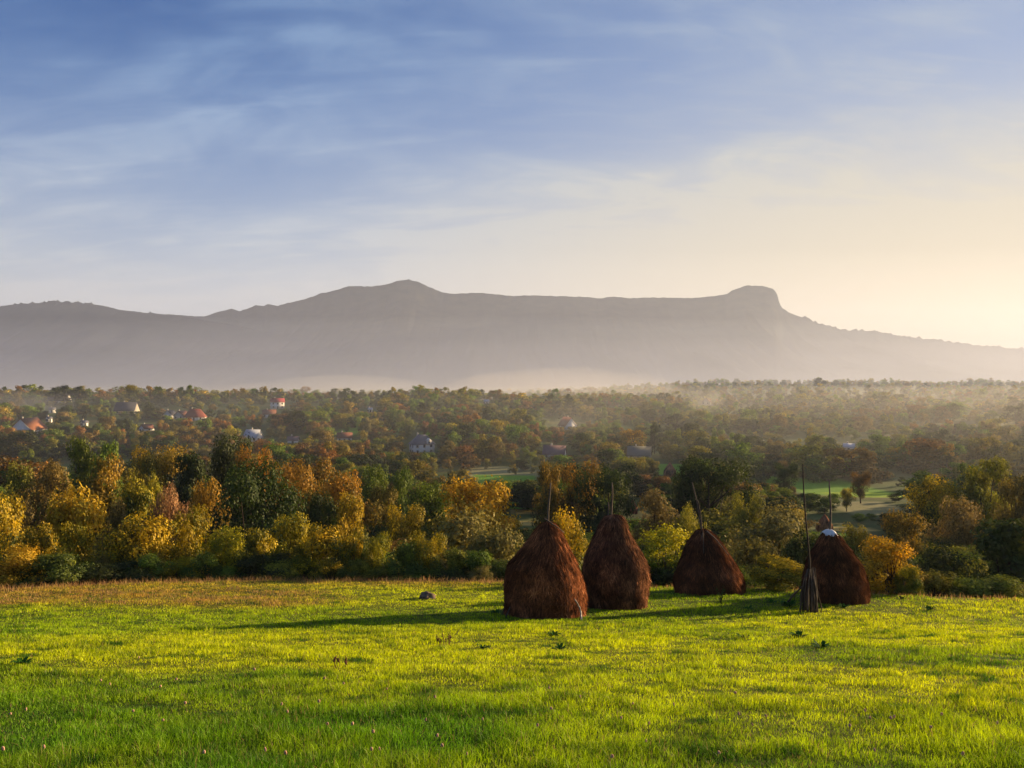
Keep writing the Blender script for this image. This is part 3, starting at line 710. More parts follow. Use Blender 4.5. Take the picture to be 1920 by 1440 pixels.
house(158, 800, 12, 60, 'grey', 'small white shed in the trees below the near-black roof', nwin=1, see=3, name='shed')
house(319, 784, 18, 88, 'slate', 'small white gable with a blue-grey roof left of the brown gable', nwin=1, see=7)
house(341, 786, 22, 84, 'brown', 'brown-gabled house between the white gable and the red hipped roof', wall=M_CREAM, nwin=1, see=5)
house(366, 788, 38, 6, 'red', 'house with a broad red hipped roof among rusty trees', hip=True, rise=.75, ratio=.5, see=5)
house(275, 811, 24, 60, 'brown', 'white gable half hidden by trees below the near-black roof', nwin=1, see=5)
house(520, 766, 29, 22, 'crimson', 'two-storey white house with a crimson roof high in the village', storeys=2, see=2, rise=.35)
house(505, 783, 26, 12, 'brown', 'low white house with a brown roof below the crimson-roofed house', see=8)
house(475, 828, 34, -18, 'silver', 'house with a shining tin roof above the great dark oak', rise=.6, see=7)
house(550, 834, 20, 6, 'mauve', 'small flat-looking shed with a white end right of the tin-roofed house', nwin=1, see=5, name='shed')
house(646, 829, 30, 12, 'brown', 'brown-roofed cottage with a white gable end mid-village', see=5)
house(791, 851, 48, 28, 'grey', 'large white two-storey house with a grey hipped roof and dormer', storeys=2, hip=True, ratio=.62, rise=.6, dormer=True, see=4)
house(1040, 861, 44, -14, 'mauve', 'house with a long mauve roof and a pale gable end', wall=M_WHITE, rise=.6, ratio=.6, see=9)
house(1064, 805, 34, -68, 'brown', 'tall brown-roofed house in the drifting smoke', rise=.6, see=6)
house(1199, 863, 46, -16, 'greygreen', 'house with a lichen-grey roof and white gable right of the mauve roof', rise=.6, ratio=.6, see=7)
house(1324, 763, 22, 70, 'brown', 'pale plastered ruin standing in the mist on the right', wall=M_CREAM, storeys=2, nwin=1, see=4)
house(1592, 847, 22, -30, 'silver', 'tin roof edge just above the long rounded grove', nwin=1, see=6, name='shed')
house(694, 774, 9, 30, 'silver', 'tiny white shed on the wooded rise above the brown-roofed cottage', nwin=1, see=3, name='shed')
house(912, 758, 10, 20, 'silver', 'tiny pale shed on the misty crest above the middle of the wood', nwin=1, see=3, name='shed')

# ------------------------------------------------------------------ haystacks
def smoke(*a): pass
def haystack(label, prof, Y, pole, seed, lean=0.0, extra=None, straws=30000, bright=.5):
    """PROF: (row, centre column, half width) in the photograph, top last"""
    g = np.random.default_rng(seed)
    rows = np.array([p[0] for p in prof], float)
    k = Y / F
    p0 = at(prof[0][1], prof[0][0], Y)
    zb = Hs(p0.x, Y)
    ztop = at(prof[-1][1], prof[-1][0], Y).z
    # the foot of the stack is seen at its near side; rows map linearly between foot and top
    zf = Hs(p0.x, Y)
    t_ = (prof[0][0] - rows) / (prof[0][0] - rows[-1])
    zs = (zf - .05) + t_ * (ztop - zf + .05)
    cx = np.array([(p[1] - prof[0][1]) * k for p in prof]); rr = np.array([p[2] * k * (.96 if seed < 3 else .99) for p in prof])
    root = empty('haystack', (p0.x, Y, zf), 0, label, 'haystack', 'haystacks built round poles on the meadow')
    zs = zs - zf
    def surf(th, z):
        c = np.interp(z, zs, cx); r = np.interp(z, zs, rr)
        bump = 1 + .025 * np.cos(th - 1.3 * seed) * np.sin(z * 1.9 + seed) + .085 * (fbm(np.cos(th) * 1.6 + 5 + seed, np.sin(th) * 1.6 + z * .9, 3) - .5) * 2 + .022 * (fbm(th * 9, z * 3 + seed, 2) - .5) * 2
        r = r * bump
        cyy = lean * z * 0
        return np.stack([c + r * np.cos(th), cyy + r * np.sin(th), z], -1)
    n1, n2 = 120, 70
    th = np.linspace(0, 2 * np.pi, n1, endpoint=False); z = np.concatenate([[-.5], np.linspace(-.1, zs[-1], n2 - 1)])
    T, Z = np.meshgrid(th, z)
    V = surf(T, Z).reshape(-1, 3)
    V[:n1, 2] = -.5
    i = np.arange(n2 - 1)[:, None] * n1; j = np.arange(n1)[None, :]
    Q = np.stack([i + j, i + (j + 1) % n1, i + n1 + (j + 1) % n1, i + n1 + j], -1).reshape(-1, 4)
    streak = fbm(T * 14, Z * 1.2, 3).ravel()
    mb = MB(); mb.add(V, [Q], .15 + .45 * streak)
    # straws: combed down the side, some sticking out
    n = straws
    th = g.uniform(0, 2 * np.pi, n)
    zc = np.interp(g.random(n), np.linspace(0, 1, 200), np.linspace(0, 1, 200) ** 1.25) * zs[-1]
    ln = g.uniform(.10, .38, n); dth = g.normal(size=n) * .07
    loose = g.random(n) < .07
    out0 = g.uniform(.0, .03, n); out1 = np.where(loose, g.uniform(.05, .15, n), g.uniform(.005, .05, n))
    P0 = surf(th, np.minimum(zc + ln * .5, zs[-1] - .01)); P1 = surf(th + dth, zc); P2 = surf(th + dth * 1.8, np.maximum(zc - ln * .5, -.02))
    def push(P, th, o): 
        P = P.copy(); P[:, 0] += np.cos(th) * o; P[:, 1] += np.sin(th) * o; return P
    P0 = push(P0, th, out0); P1 = push(P1, th, (out0 + out1) * .62); P2 = push(P2, th, out1); P2[:, 2] -= np.where(loose, .03, 0)
    wv = g.uniform(.006, .014, n)[:, None]
    side = np.stack([-np.sin(th), np.cos(th), g.normal(size=n) * .5], 1) * wv
    Vs = np.stack([P0 - side, P0 + side, P1 - side, P1 + side, P2], 1).reshape(-1, 3)
    b = (np.arange(n) * 5)[:, None]
    sv = np.clip(bright * .55 + .22 * (sstep(.45, .62, fbm(th * 1.3 + seed * 3, zc * .9 + seed, 3)) - .5) + .5 * (fbm(th * 4 + seed, zc * 2.2, 3) - .5) * 1.6 + .5 * (g.random(n) - .42), 0, 1)
    mb.add(Vs, [np.hstack([b, b + 1, b + 3, b + 2]), np.hstack([b + 2, b + 3, b + 4])], np.repeat(sv, 5))
    # thicker matted locks laid like thatch over the straws
    n = 5000; th = g.uniform(0, 2 * np.pi, n); zc = g.random(n) ** 1.1 * zs[-1]; ln = g.uniform(.25, .6, n); dth = g.normal(size=n) * .05
    P0 = push(surf(th, np.minimum(zc + ln * .5, zs[-1] - .01)), th, .0 * ln - .01); P1 = push(surf(th + dth, zc), th, g.uniform(.02, .06, n)); P2 = push(surf(th + dth * 2, np.maximum(zc - ln * .5, -.02)), th, g.uniform(.01, .10, n))
    wv = g.uniform(.010, .026, n)[:, None]; side = np.stack([-np.sin(th), np.cos(th), g.normal(size=n) * .25], 1) * wv
    Vs = np.stack([P0 - side * .5, P0 + side * .5, P1 - side, P1 + side, P2], 1).reshape(-1, 3); b = (np.arange(n) * 5)[:, None]
    mb.add(Vs, [np.hstack([b, b + 1, b + 3, b + 2]), np.hstack([b + 2, b + 3, b + 4])], np.repeat(np.clip(bright * .5 + (.45 * (g.random(n) - .45)), 0, 1), 5))
    mb.build('hay', M_HAYS[seed], root)
    for (xa, ya, xb, yb, r) in pole:
        A = at(xa, ya, Y) - Vector((p0.x, Y, zf)); B = at(xb, yb, Y) - Vector((p0.x, Y, zf))
        A = A + (A - B).normalized() * .9
        pts = [A.lerp(B, q) + Vector((.03 * math.sin(q * 7 + seed), .03 * math.cos(q * 5), 0)) for q in np.linspace(0, 1, 9)]
        MB().tube(pts, np.linspace(r, r * .5, 9), 7, .5, .2).build('pole', M_WOOD, root, True)
    return root, zf
H1 = [(1163, 1021, 77), (1145, 1021, 79), (1122, 1021, 79), (1100, 1020, 76), (1080, 1019, 71), (1062, 1018, 66), (1047, 1020, 57), (1032, 1022, 48), (1016, 1025, 37), (1002, 1026, 28), (990, 1027, 20), (982, 1028, 12), (977, 1028, 0)]
H2 = [(1143, 1154, 59), (1120, 1154, 61), (1095, 1153, 63), (1068, 1152, 62), (1048, 1151, 57), (1032, 1150, 49), (1015, 1149, 40), (1000, 1149, 31), (985, 1150, 26), (975, 1151, 21), (968, 1151, 15), (964, 1151, 0)]
H3 = [(1110, 1331, 65), (1090, 1329, 65), (1075, 1327, 62), (1060, 1325, 55), (1045, 1324, 46), (1030, 1322, 39), (1017, 1321, 32), (1005, 1320, 21), (995, 1318, 12), (991, 1318, 0)]
H4 = [(1131, 1569, 57), (1110, 1568, 59), (1090, 1566, 57), (1070, 1563, 51), (1050, 1560, 45), (1035, 1559, 36), (1020, 1558, 26), (1008, 1557, 18), (1000, 1556, 12), (996, 1556, 0)]
Y1, Y2, Y3, Y4 = 35.2, 38.4, 45.6, 40.6
haystack('tallest russet haystack, nearest of the four, with a straight pole', H1, Y1, [(1028, 985, 1031, 906, .065)], 1, bright=.60)
haystack('grey-brown haystack behind the tallest one, two thin poles in its top', H2, Y2, [(1147, 975, 1147, 905, .065), (1140, 975, 1140, 941, .055)], 2, bright=.66)
haystack('squat dark haystack with a leaning pole', H3, Y3, [(1317, 998, 1298, 904, .055), (1317, 998, 1309, 938, .045)], 3, bright=.52)
haystack('dark haystack with white plastic on its top, behind the stick bundle', H4, Y4, [(1556, 1005, 1556, 902, .065)], 4, bright=.47)

def stick(name, label, pts, r, m, cat='branch', group=None, r2=None):
    """PTS: (px, py, Y) down the stick"""
    P = [at(*p) if p[2] else ground(p[0], p[1]) + Vector((0, 0, -.04)) for p in pts]     # no distance given: the foot stands on the ground
    root = P[0].copy()
    mb = MB(); n = 10; Q = []
    for i in range(len(P) - 1):
        for q in np.linspace(0, 1, 4, endpoint=(i == len(P) - 2)): Q.append(P[i].lerp(P[i + 1], float(q)) - root)
    Q = [q + Vector((random.uniform(-1, 1), random.uniform(-1, 1), random.uniform(-1, 1))) * r * .35 for q in Q]
    mb.tube(Q, np.linspace(r, r2 or r * .6, len(Q)), 6, .5, .3)
    o = mb.build(name, m, None, True); o.location = root
    return tag(o, label, cat, group)
f1 = Y1 - 1.72
stick('branch', 'pale bent branch propped against the sunlit foot of the tallest haystack', [(1091, 1163, None), (1089, 1146, Y1 - 1.3), (1084, 1133, Y1 - 1.28), (1075, 1121, Y1 - 1.3)], .045, M_PALEWOOD, group='branches leaning on the haystacks')
stick('branch', 'thin pale stick at the shaded foot of the tallest haystack', [(947, 1158, None), (959, 1131, Y1 - .75)], .03, M_WOOD, group='branches leaning on the haystacks')
stick('branch', 'outer thin stick beside the shaded foot of the tallest haystack', [(941, 1153, None), (949, 1128, Y1 - .4)], .03, M_WOOD, group='branches leaning on the haystacks')
stick('branch', 'stick lying across the very top of the tallest haystack', [(1020, 972, Y1 - .3), (1032, 980, Y1 - .42), (1045, 988, Y1 - .4), (1057, 999, Y1 - .1)], .035, M_WOOD, group='branches leaning on the haystacks')
stick('branch', 'short stick poking from the right foot of the grey-brown haystack', [(1203, 1126, Y2 - .6), (1215, 1137, Y2 - .6)], .03, M_WOOD, group='branches leaning on the haystacks')
stick('branch', 'long weighting stick down the sunny side of the squat haystack', [(1325, 996, Y3 - .55), (1345, 1014, Y3 - .95), (1366, 1041, Y3 - 1.2)], .04, M_WOOD, group='branches leaning on the haystacks')
stick('branch', 'hanging twig on the front of the squat haystack', [(1318, 997, Y3 - .55), (1319, 1015, Y3 - .95), (1319, 1037, Y3 - 1.5)], .025, M_WOOD, group='branches leaning on the haystacks')
stick('branch', 'short forked twig beside the hanging one on the squat haystack', [(1317, 1000, Y3 - .6), (1313, 1014, Y3 - .95)], .02, M_WOOD, group='branches leaning on the haystacks')
# plastic cap on the fourth stack: a creased sheet draped over its crown
def plastic():
    top = at(1556, 996, Y4); n, m_ = 40, 9
    th = np.linspace(0, 2 * np.pi, n, endpoint=False); k = Y4 / F
    V = []
    for j in range(m_):
        q = j / (m_ - 1)
        r = (3 + 12.5 * q) * k; zz = -k * (8 * q ** 1.7) - (.03 * np.sin(th * 7) + .05 * np.sin(th * 3 + 1) + .04 * np.cos(th * 11)) * q
        zz = zz - k * 4.5 * q * (np.cos(th) > .3)
        V.append(np.stack([np.cos(th) * r * (1 + .10 * np.sin(th * 5) * q), np.sin(th) * r * (1 + .08 * np.cos(th * 4) * q), zz + .10 + 0 * th], 1))
    V = np.vstack(V)
    i = np.arange(m_ - 1)[:, None] * n; jj = np.arange(n)[None, :]
    Q = np.stack([i + jj, i + (jj + 1) % n, i + n + (jj + 1) % n, i + n + jj], -1).reshape(-1, 4)
    o = MB().add(V, [Q]).build('plastic_sheet', simple('white_plastic', (.62, .60, .60), (.78, .76, .75), 6, rough=.35, spec=.5), None, True)
    o.location = top
    md = o.modifiers.new('thick', 'SOLIDIFY'); md.thickness = .02; md.offset = 1
    tag(o, 'white plastic sheet draped over the top of the capped haystack', 'plastic sheet')
plastic()
# stick bundle round a tall bare pole: a hay rack waiting for hay
def bundle():
    Yb = 36.6; b = at(1517, 1143, Yb); z0 = Hs(b.x, Yb)
    root = empty('pole_stand', (b.x, Yb, z0), 0, 'tall bare hay pole with a bundle of sticks tied round its foot', 'hay pole')
    o = Vector((b.x, Yb, z0))
    A = at(1521, 1140, Yb) - o; A.z = -.3; B = at(1507, 870, Yb) - o
    P = [A.lerp(B, float(q)) + Vector((.06 * math.sin(q * 5.5), 0, 0)) for q in np.linspace(0, 1, 14)]
    MB().tube(P, np.linspace(.055, .025, 14), 7, .5, .15).build('pole', M_WOODD, root, True)
    k = Yb / F; nst = 26
    for i in range(nst):
        a = i / nst * 2 * math.pi + random.uniform(-.1, .1); rb = random.uniform(.7, 1.12) * 16 * k; rt = rb * random.uniform(.25, .75)
        hgt = random.uniform(60, 84) * k
        da = random.uniform(-.3, .3)
        p0 = Vector((math.cos(a) * rb, math.sin(a) * rb, -.12)); p2 = Vector((math.cos(a + da) * rt + .07, math.sin(a + da) * rt, hgt))
        p1 = p0.lerp(p2, .5) + Vector((random.uniform(-.05, .05), random.uniform(-.05, .05), 0)) + Vector((math.cos(a), math.sin(a), 0)) * .06
        r = random.uniform(.022, .042)
        MB().tube([p0, p0.lerp(p1, .5) * 1.0, p1, p1.lerp(p2, .5), p2], [r, r * .95, r * .85, r * .75, r * .55], 6, .5, .35).build('stick', M_WOOD if i % 3 else M_WOODD, root, True)
    return Yb
Yb = bundle()
stick('prop_stick', 'dark stick leaning in to the stick bundle from the left', [(1472, 1133, None), (1488, 1116, Yb + .9), (1504, 1099, Yb)], .06, M_WOOD, 'stick', 'props beside the hay pole')
stick('prop_stick', 'thin stick leaning in to the stick bundle from the right', [(1542, 1146, None), (1535, 1118, Yb - .4), (1527, 1088, Yb - .25)], .03, M_WOOD, 'stick', 'props beside the hay pole')
stick('prop_stick', 'short upright peg between the leaning stick and the pale green bush', [(1490, 1127, None), (1490, 1104, 38.9)], .025, M_WOOD, 'stick', 'props beside the hay pole')

# small haystacks far down in the fields
def far_stack(px, py, wpx, hpx, label, seed, near=90.):
    p = ground(px, py, near=near); k = p.y / F; hw = wpx / 2 * k; hh = hpx * k; g = np.random.default_rng(seed)
    root = empty('haystack', p, 0, label, 'haystack', 'small haystacks far down in the valley fields')
    n = 28; th = np.linspace(0, 2 * np.pi, n, endpoint=False); V = []
    pr = [(-.1, .92), (0, .94), (.2, 1), (.4, .93), (.6, .7), (.8, .4), (.93, .2), (1, .02)]
    for t, r in pr:
        V.append(np.stack([np.cos(th) * hw * r * (1 + .06 * g.normal(size=n)), np.sin(th) * hw * r * (1 + .06 * g.normal(size=n)), np.full(n, hh * t)], 1))
    V = np.vstack(V); m_ = len(pr); i = np.arange(m_ - 1)[:, None] * n; j = np.arange(n)[None, :]
    Q = np.stack([i + j, i + (j + 1) % n, i + n + (j + 1) % n, i + n + j], -1).reshape(-1, 4)
    MB().add(V, [Q], g.uniform(.3, .8, len(V))).build('hay', M_HAY, root)
    MB().tube([(0, 0, hh * .8), (0, 0, hh * 1.35)], [.05, .04], 5).build('pole', M_WOODD, root)
    clear(px - wpx * .5, px + wpx * .5, py - hpx, py - 1, p.y - 2)
far_stack(1186, 963, 19, 27, 'far small haystack in the field beside the grey-brown haystack', 5)
far_stack(1546, 998, 30, 34, 'far small haystack seen just left of the plastic-capped one', 6)
far_stack(1256, 893, 24, 26, 'faint far haystack above the valley field by the large dark tree', 7)

# rock
def rock():
    p = ground(800, 1123); g = np.random.default_rng(3)
    th = np.linspace(0, 2 * np.pi, 28, endpoint=False); V = []
    for a in np.linspace(-.5, 1.55, 12):
        r = math.cos(a)
        for t in th:
            q = np.array([math.cos(t) * r, math.sin(t) * r, math.sin(a)])
            f = 1 + .45 * (float(fbm(q[0] * 2 + 9, q[1] * 2 + q[2] * 2.1, 3)) - .5) * 2
            V.append(q * f * np.array([.40, .32, .24]))
    V = np.array(V); i = np.arange(11)[:, None] * 28; j = np.arange(28)[None, :]
    Q = np.stack([i + j, i + (j + 1) % 28, i + 28 + (j + 1) % 28, i + 28 + j], -1).reshape(-1, 4)
    o = MB().add(V, [Q]).build('rock', M_ROCK, None, False); o.location = p + Vector((0, .1, .05))
    tag(o, 'brown-grey boulder lying in the shaded grass left of the haystacks', 'rock')
rock()

# ------------------------------------------------------------------ the wood that fills the valley
for x0, x1, y0, y1, d in ((1502, 1680, 899, 924, 230), (1410, 1500, 894, 905, 235), (1600, 1675, 944, 962, 175), (1172, 1218, 948, 975, 190), (962, 1008, 940, 992, 150), (694, 738, 958, 985, 150),
                          (900, 1000, 888, 900, 250), (1560, 1618, 984, 1018, 130), (1620, 1650, 1000, 1030, 120), (1820, 1845, 1010, 1026, 120)):
    clear(x0, x1, y0, y1, d)
def fits(x, y, z, h, wd):
    """height that leaves every window open, or 0"""
    px, pt = proj(x, y, z + h); _, pb = proj(x, y, z); wp = wd / 2 * F / y
    for x0, x1, y0, y1, d in CLEAR:
        if y > d + 60: continue
        if px + wp * 1.1 < x0 or px - wp * 1.1 > x1: continue
        if pb < y0 or pt > y1: continue
        if pb <= y1 + 1: return 0
        h2 = h * (pb - y1 - 1) / max(pb - pt, .1)
        if h2 < 1.6: return 0
        h = min(h, h2); px, pt = proj(x, y, z + h)
    return h
cand = []
g = np.random.default_rng(21)
Yc = 68.0
while Yc < 2000:
    step = 3.6 if Yc < 110 else (4.6 if Yc < 200 else (5.5 + Yc * .0052 if Yc < 800 else 9.6 + (Yc - 800) * .012))
    half = .74 * Yc + 12
    xs = np.arange(-half, half + .12 * Yc, step * 1.28)
    for x in xs:
        x = x + g.uniform(-.5, .5) * step; y = Yc + g.uniform(-.6, .6) * step
        if g.random() < .10: continue
        if Yc > 140 and float(fbm(x * .006 + 77, y * .017 + 13, 3)) < .36 and g.random() < .85: continue
        cand.append((x, y))
    Yc += step
n_fill = 0
pts = []; att = []
hx = np.array([(t['px'] - 960) / F * t['d'] for t in TREES]); hy = np.array([t['d'] for t in TREES]); hwid = np.array([t['w'] / F * t['d'] for t in TREES])
def tint_for(x, y, g):
    u = x / y
    n = float(fbm(x * .012 + 3, y * .02, 3)); q = g.random() + (n - .5) * 1.0
    left = max(0., min(1., (.05 - u) / .4))
    if q < .26: return 'dark'
    if q < .50: return 'green'
    if q < .74 - .06 * left: return 'olive'
    if q < .88 - .06 * left: return 'brown'
    if q < .93 - .04 * left: return 'pale'
    if q < .955: return 'yellow'
    if q < 1.06 - .10 * left: return 'brown'
    return 'rust'
N_IND = 300 - sum(1 for t in TREES if t['key'] and t['o'].name.startswith('tree'))
fill = []
for x, y in cand:
    z = Hs(x, y)
    if y < 200 and np.any((np.hypot(hx - x, hy - y) < hwid * .42)): continue
    dens = float(fbm(x * .013 + 50, y * .013, 3))
    if y > 250 and dens < .34 and g.random() < .7: continue
    h = g.uniform(5.5, 9.5) if y < 140 else float(np.clip(g.lognormal(2.02, .30), 3.6, 14))
    if y < 100: h = min(h, 7.5)
    wd = h * (g.uniform(.75, 1.15) if y < 140 else g.uniform(.75, 1.2))
    if dens < .42: h *= .7; wd *= .8
    h2 = fits(x, y, z, h, wd)
    if h2 == 0: continue
    if h2 < h: wd *= max(.55, h2 / h)
    h = h2
    # keep the crest of the left skyline low and even as in the photograph
    fill.append((x, y, z, h, wd, tint_for(x, y, g)))
# arched dark trees on the left skyline and other marks on the crest
def crest(px, top, wpx, d, tint, label, key='mid'):
    hero(key, px, top, wpx, d, tint, label, 'tree', 'tree', 'trees on the misty skyline')
for a in ((104, 726, 30, 690, 'dark', 'wide dark skyline tree arching over the dark-roofed house'), (120, 722, 32, 700, 'dark', 'tall dark skyline tree over the dark-roofed house'),
          (148, 724, 28, 700, 'dark', 'round dark tree right of the dark-roofed house on the skyline'), (244, 721, 26, 710, 'olive', 'lone round tree highest on the left skyline'),
          (296, 724, 18, 715, 'green', 'upright tree on the skyline right of the lone round one'), (355, 722, 20, 715, 'green', 'round-headed skyline tree above the red hipped roof'),
          (340, 725, 16, 712, 'green', 'small skyline tree joined to the round-headed one'), (34, 734, 26, 640, 'brown', 'brown tree by the smoke at the left edge'),
          (930, 730, 34, 720, 'brown', 'broad brown tree on the misty crest left of the pink fog'), (790, 742, 26, 700, 'dark', 'dark rounded tree on the misty crest'),
          (1224, 738, 30, 900, 'dark', 'dark tree at the edge of the lit clearing in the mist'), (1535, 708, 24, 1250, 'dark', 'dark treetop breaking the right-hand forest skyline'),
          (598, 782, 56, 480, 'rust', 'great dark rusty tree left of the brown-roofed cottage'), (532, 775, 44, 500, 'rust', 'rusty tree under the crimson-roofed house'),
          (1228, 792, 32, 400, 'dark', 'dark upright tree above the lichen-grey roof'), (1185, 805, 50, 385, 'orange', 'orange tree above the lichen-grey roof'),
          (1268, 775, 40, 520, 'dark', 'dark round tree mid-valley right of the village'), (1600, 838, 120, 300, 'brown', 'long rounded brown grove behind the far green field'),
          (1520, 835, 80, 305, 'olive', 'olive grove left of the long rounded brown grove'), (1730, 822, 80, 330, 'rust', 'bright orange grove right of the long rounded one'),
          (1775, 832, 50, 322, 'orange', 'orange tree joined to the bright orange grove'), (1905, 757, 50, 560, 'dark', 'tall dark tree at the far right edge of the forest'),
          (1520, 800, 16, 430, 'yellow', 'lone bright yellow-green tree in the right-hand forest')):
    crest(*a)
fill.sort(key=lambda a: -(a[3] * a[4]) / (a[1] ** 2) * (1 if abs(a[0]) < .66 * a[1] else .001) * (1 if a[1] > 74 else .5))
N_IND = 296 - sum(1 for t in TREES if t['key'] and t['o'].name.split('.')[0] == 'tree')
LOWS = {}
for i, (x, y, z, h, wd, tn) in enumerate(fill):
    inside = abs(x) < .66 * y
    if n_fill < N_IND and inside:
        key = ('round' if y < 105 else 'mid') if g.random() < .82 else ('ovoid' if y < 105 else 'midtall')
        if y < 90 and g.random() < .4: key = 'bush'
        place_tree(key, x, y, h, wd, tn); n_fill += 1
    else:
        key = 'mid' if y < 650 else 'low'
        v = int(g.integers(NV[key])); pts.append((x, y, z)); a, b, _ = TINT[tn]
        cm, tm, pw, ph = PROTO[key, v]
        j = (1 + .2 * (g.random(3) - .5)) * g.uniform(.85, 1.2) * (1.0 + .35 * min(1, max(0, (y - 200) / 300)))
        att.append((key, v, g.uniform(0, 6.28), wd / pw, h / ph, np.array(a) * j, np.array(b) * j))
# three landmarks of the far wood use the low crown so that the mass below has real trees to copy
src = {}
for v in range(NV['low']):
    x, y = [(-330, 690), (60, 620), (330, 760), (560, 980)][v]
    z = Hs(x, y)
    r = hero('low', *[(960 + F * x / y), proj(x, y, z + 9)[1]], 9 * F / y, y, ['olive', 'brown', 'green', 'dark'][v],
             ['small olive tree far off in the left of the village', 'small brown tree far off in mid-valley', 'small green tree far off in the right-hand forest', 'small dark tree deep in the right-hand forest'][v])
    # pin the variant
    ch = [c for c in r.children if c.name.startswith('crown')][0]; ch.data = PROTO['low', v][0]
    src['low', v] = ch
for t in TREES:
    if t['key'] == 'mid':
        ch = [c for c in t['o'].children if c.name.startswith('crown')][0]
        for v in range(NV['mid']):
            if ch.data == PROTO['mid', v][0]: src['mid', v] = ch
def forest():
    keys = [k for k in src]
    P = np.array(pts); n = len(P)
    me = bpy.data.meshes.new('woodland'); me.vertices.add(n); me.vertices.foreach_set('co', P.astype(np.float32).ravel())
    def fa(nm, v):
        a = me.attributes.new(nm, 'FLOAT', 'POINT'); a.data.foreach_set('value', np.asarray(v, np.float32))
    def va(nm, v):
        a = me.attributes.new(nm, 'FLOAT_VECTOR', 'POINT'); a.data.foreach_set('vector', np.asarray(v, np.float32).ravel())
    def ca(nm, v):
        a = me.attributes.new(nm, 'FLOAT_COLOR', 'POINT'); v = np.asarray(v, np.float32); a.data.foreach_set('color', np.hstack([v, np.ones((len(v), 1), np.float32)]).ravel())
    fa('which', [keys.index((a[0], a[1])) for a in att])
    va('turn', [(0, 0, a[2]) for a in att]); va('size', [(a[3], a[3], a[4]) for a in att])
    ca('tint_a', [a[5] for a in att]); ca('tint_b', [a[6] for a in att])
    o = link('woodland', me); tag(o, 'far autumn woodland filling the valley in the haze', 'woodland', kind='stuff')
    ng = bpy.data.node_groups.new('woodland', 'GeometryNodeTree')
    ng.interface.new_socket('Geometry', in_out='INPUT', socket_type='NodeSocketGeometry'); ng.interface.new_socket('Geometry', in_out='OUTPUT', socket_type='NodeSocketGeometry')
    gi = ng.nodes.new('NodeGroupInput'); go = ng.nodes.new('NodeGroupOutput'); L = ng.links.new
    m2p = ng.nodes.new('GeometryNodeMeshToPoints'); L(gi.outputs[0], m2p.inputs['Mesh'])
    jn = ng.nodes.new('GeometryNodeJoinGeometry')
    def named(t, nm):
        a = ng.nodes.new('GeometryNodeInputNamedAttribute'); a.data_type = t; a.inputs['Name'].default_value = nm; return a.outputs['Attribute']
    wh = named('FLOAT', 'which'); tu = named('FLOAT_VECTOR', 'turn'); sz = named('FLOAT_VECTOR', 'size')
    e2r = ng.nodes.new('FunctionNodeEulerToRotation'); L(tu, e2r.inputs[0])
    for i, k in enumerate(keys):
        oi = ng.nodes.new('GeometryNodeObjectInfo'); oi.transform_space = 'ORIGINAL'; oi.inputs['Object'].default_value = src[k]
        cp = ng.nodes.new('FunctionNodeCompare'); cp.data_type = 'FLOAT'; cp.operation = 'EQUAL'; cp.inputs['Epsilon'].default_value = .1
        L(wh, cp.inputs['A']); cp.inputs['B'].default_value = float(i)
        ip = ng.nodes.new('GeometryNodeInstanceOnPoints'); L(m2p.outputs[0], ip.inputs['Points']); L(cp.outputs[0], ip.inputs['Selection'])
        L(oi.outputs['Geometry'], ip.inputs['Instance']); L(e2r.outputs[0], ip.inputs['Rotation']); L(sz, ip.inputs['Scale'])
        L(ip.outputs[0], jn.inputs[0])
    L(jn.outputs[0], go.inputs[0])
    md = o.modifiers.new('woodland', 'NODES'); md.node_group = ng
    print('woodland trees', n, 'individual fill', n_fill)
forest()

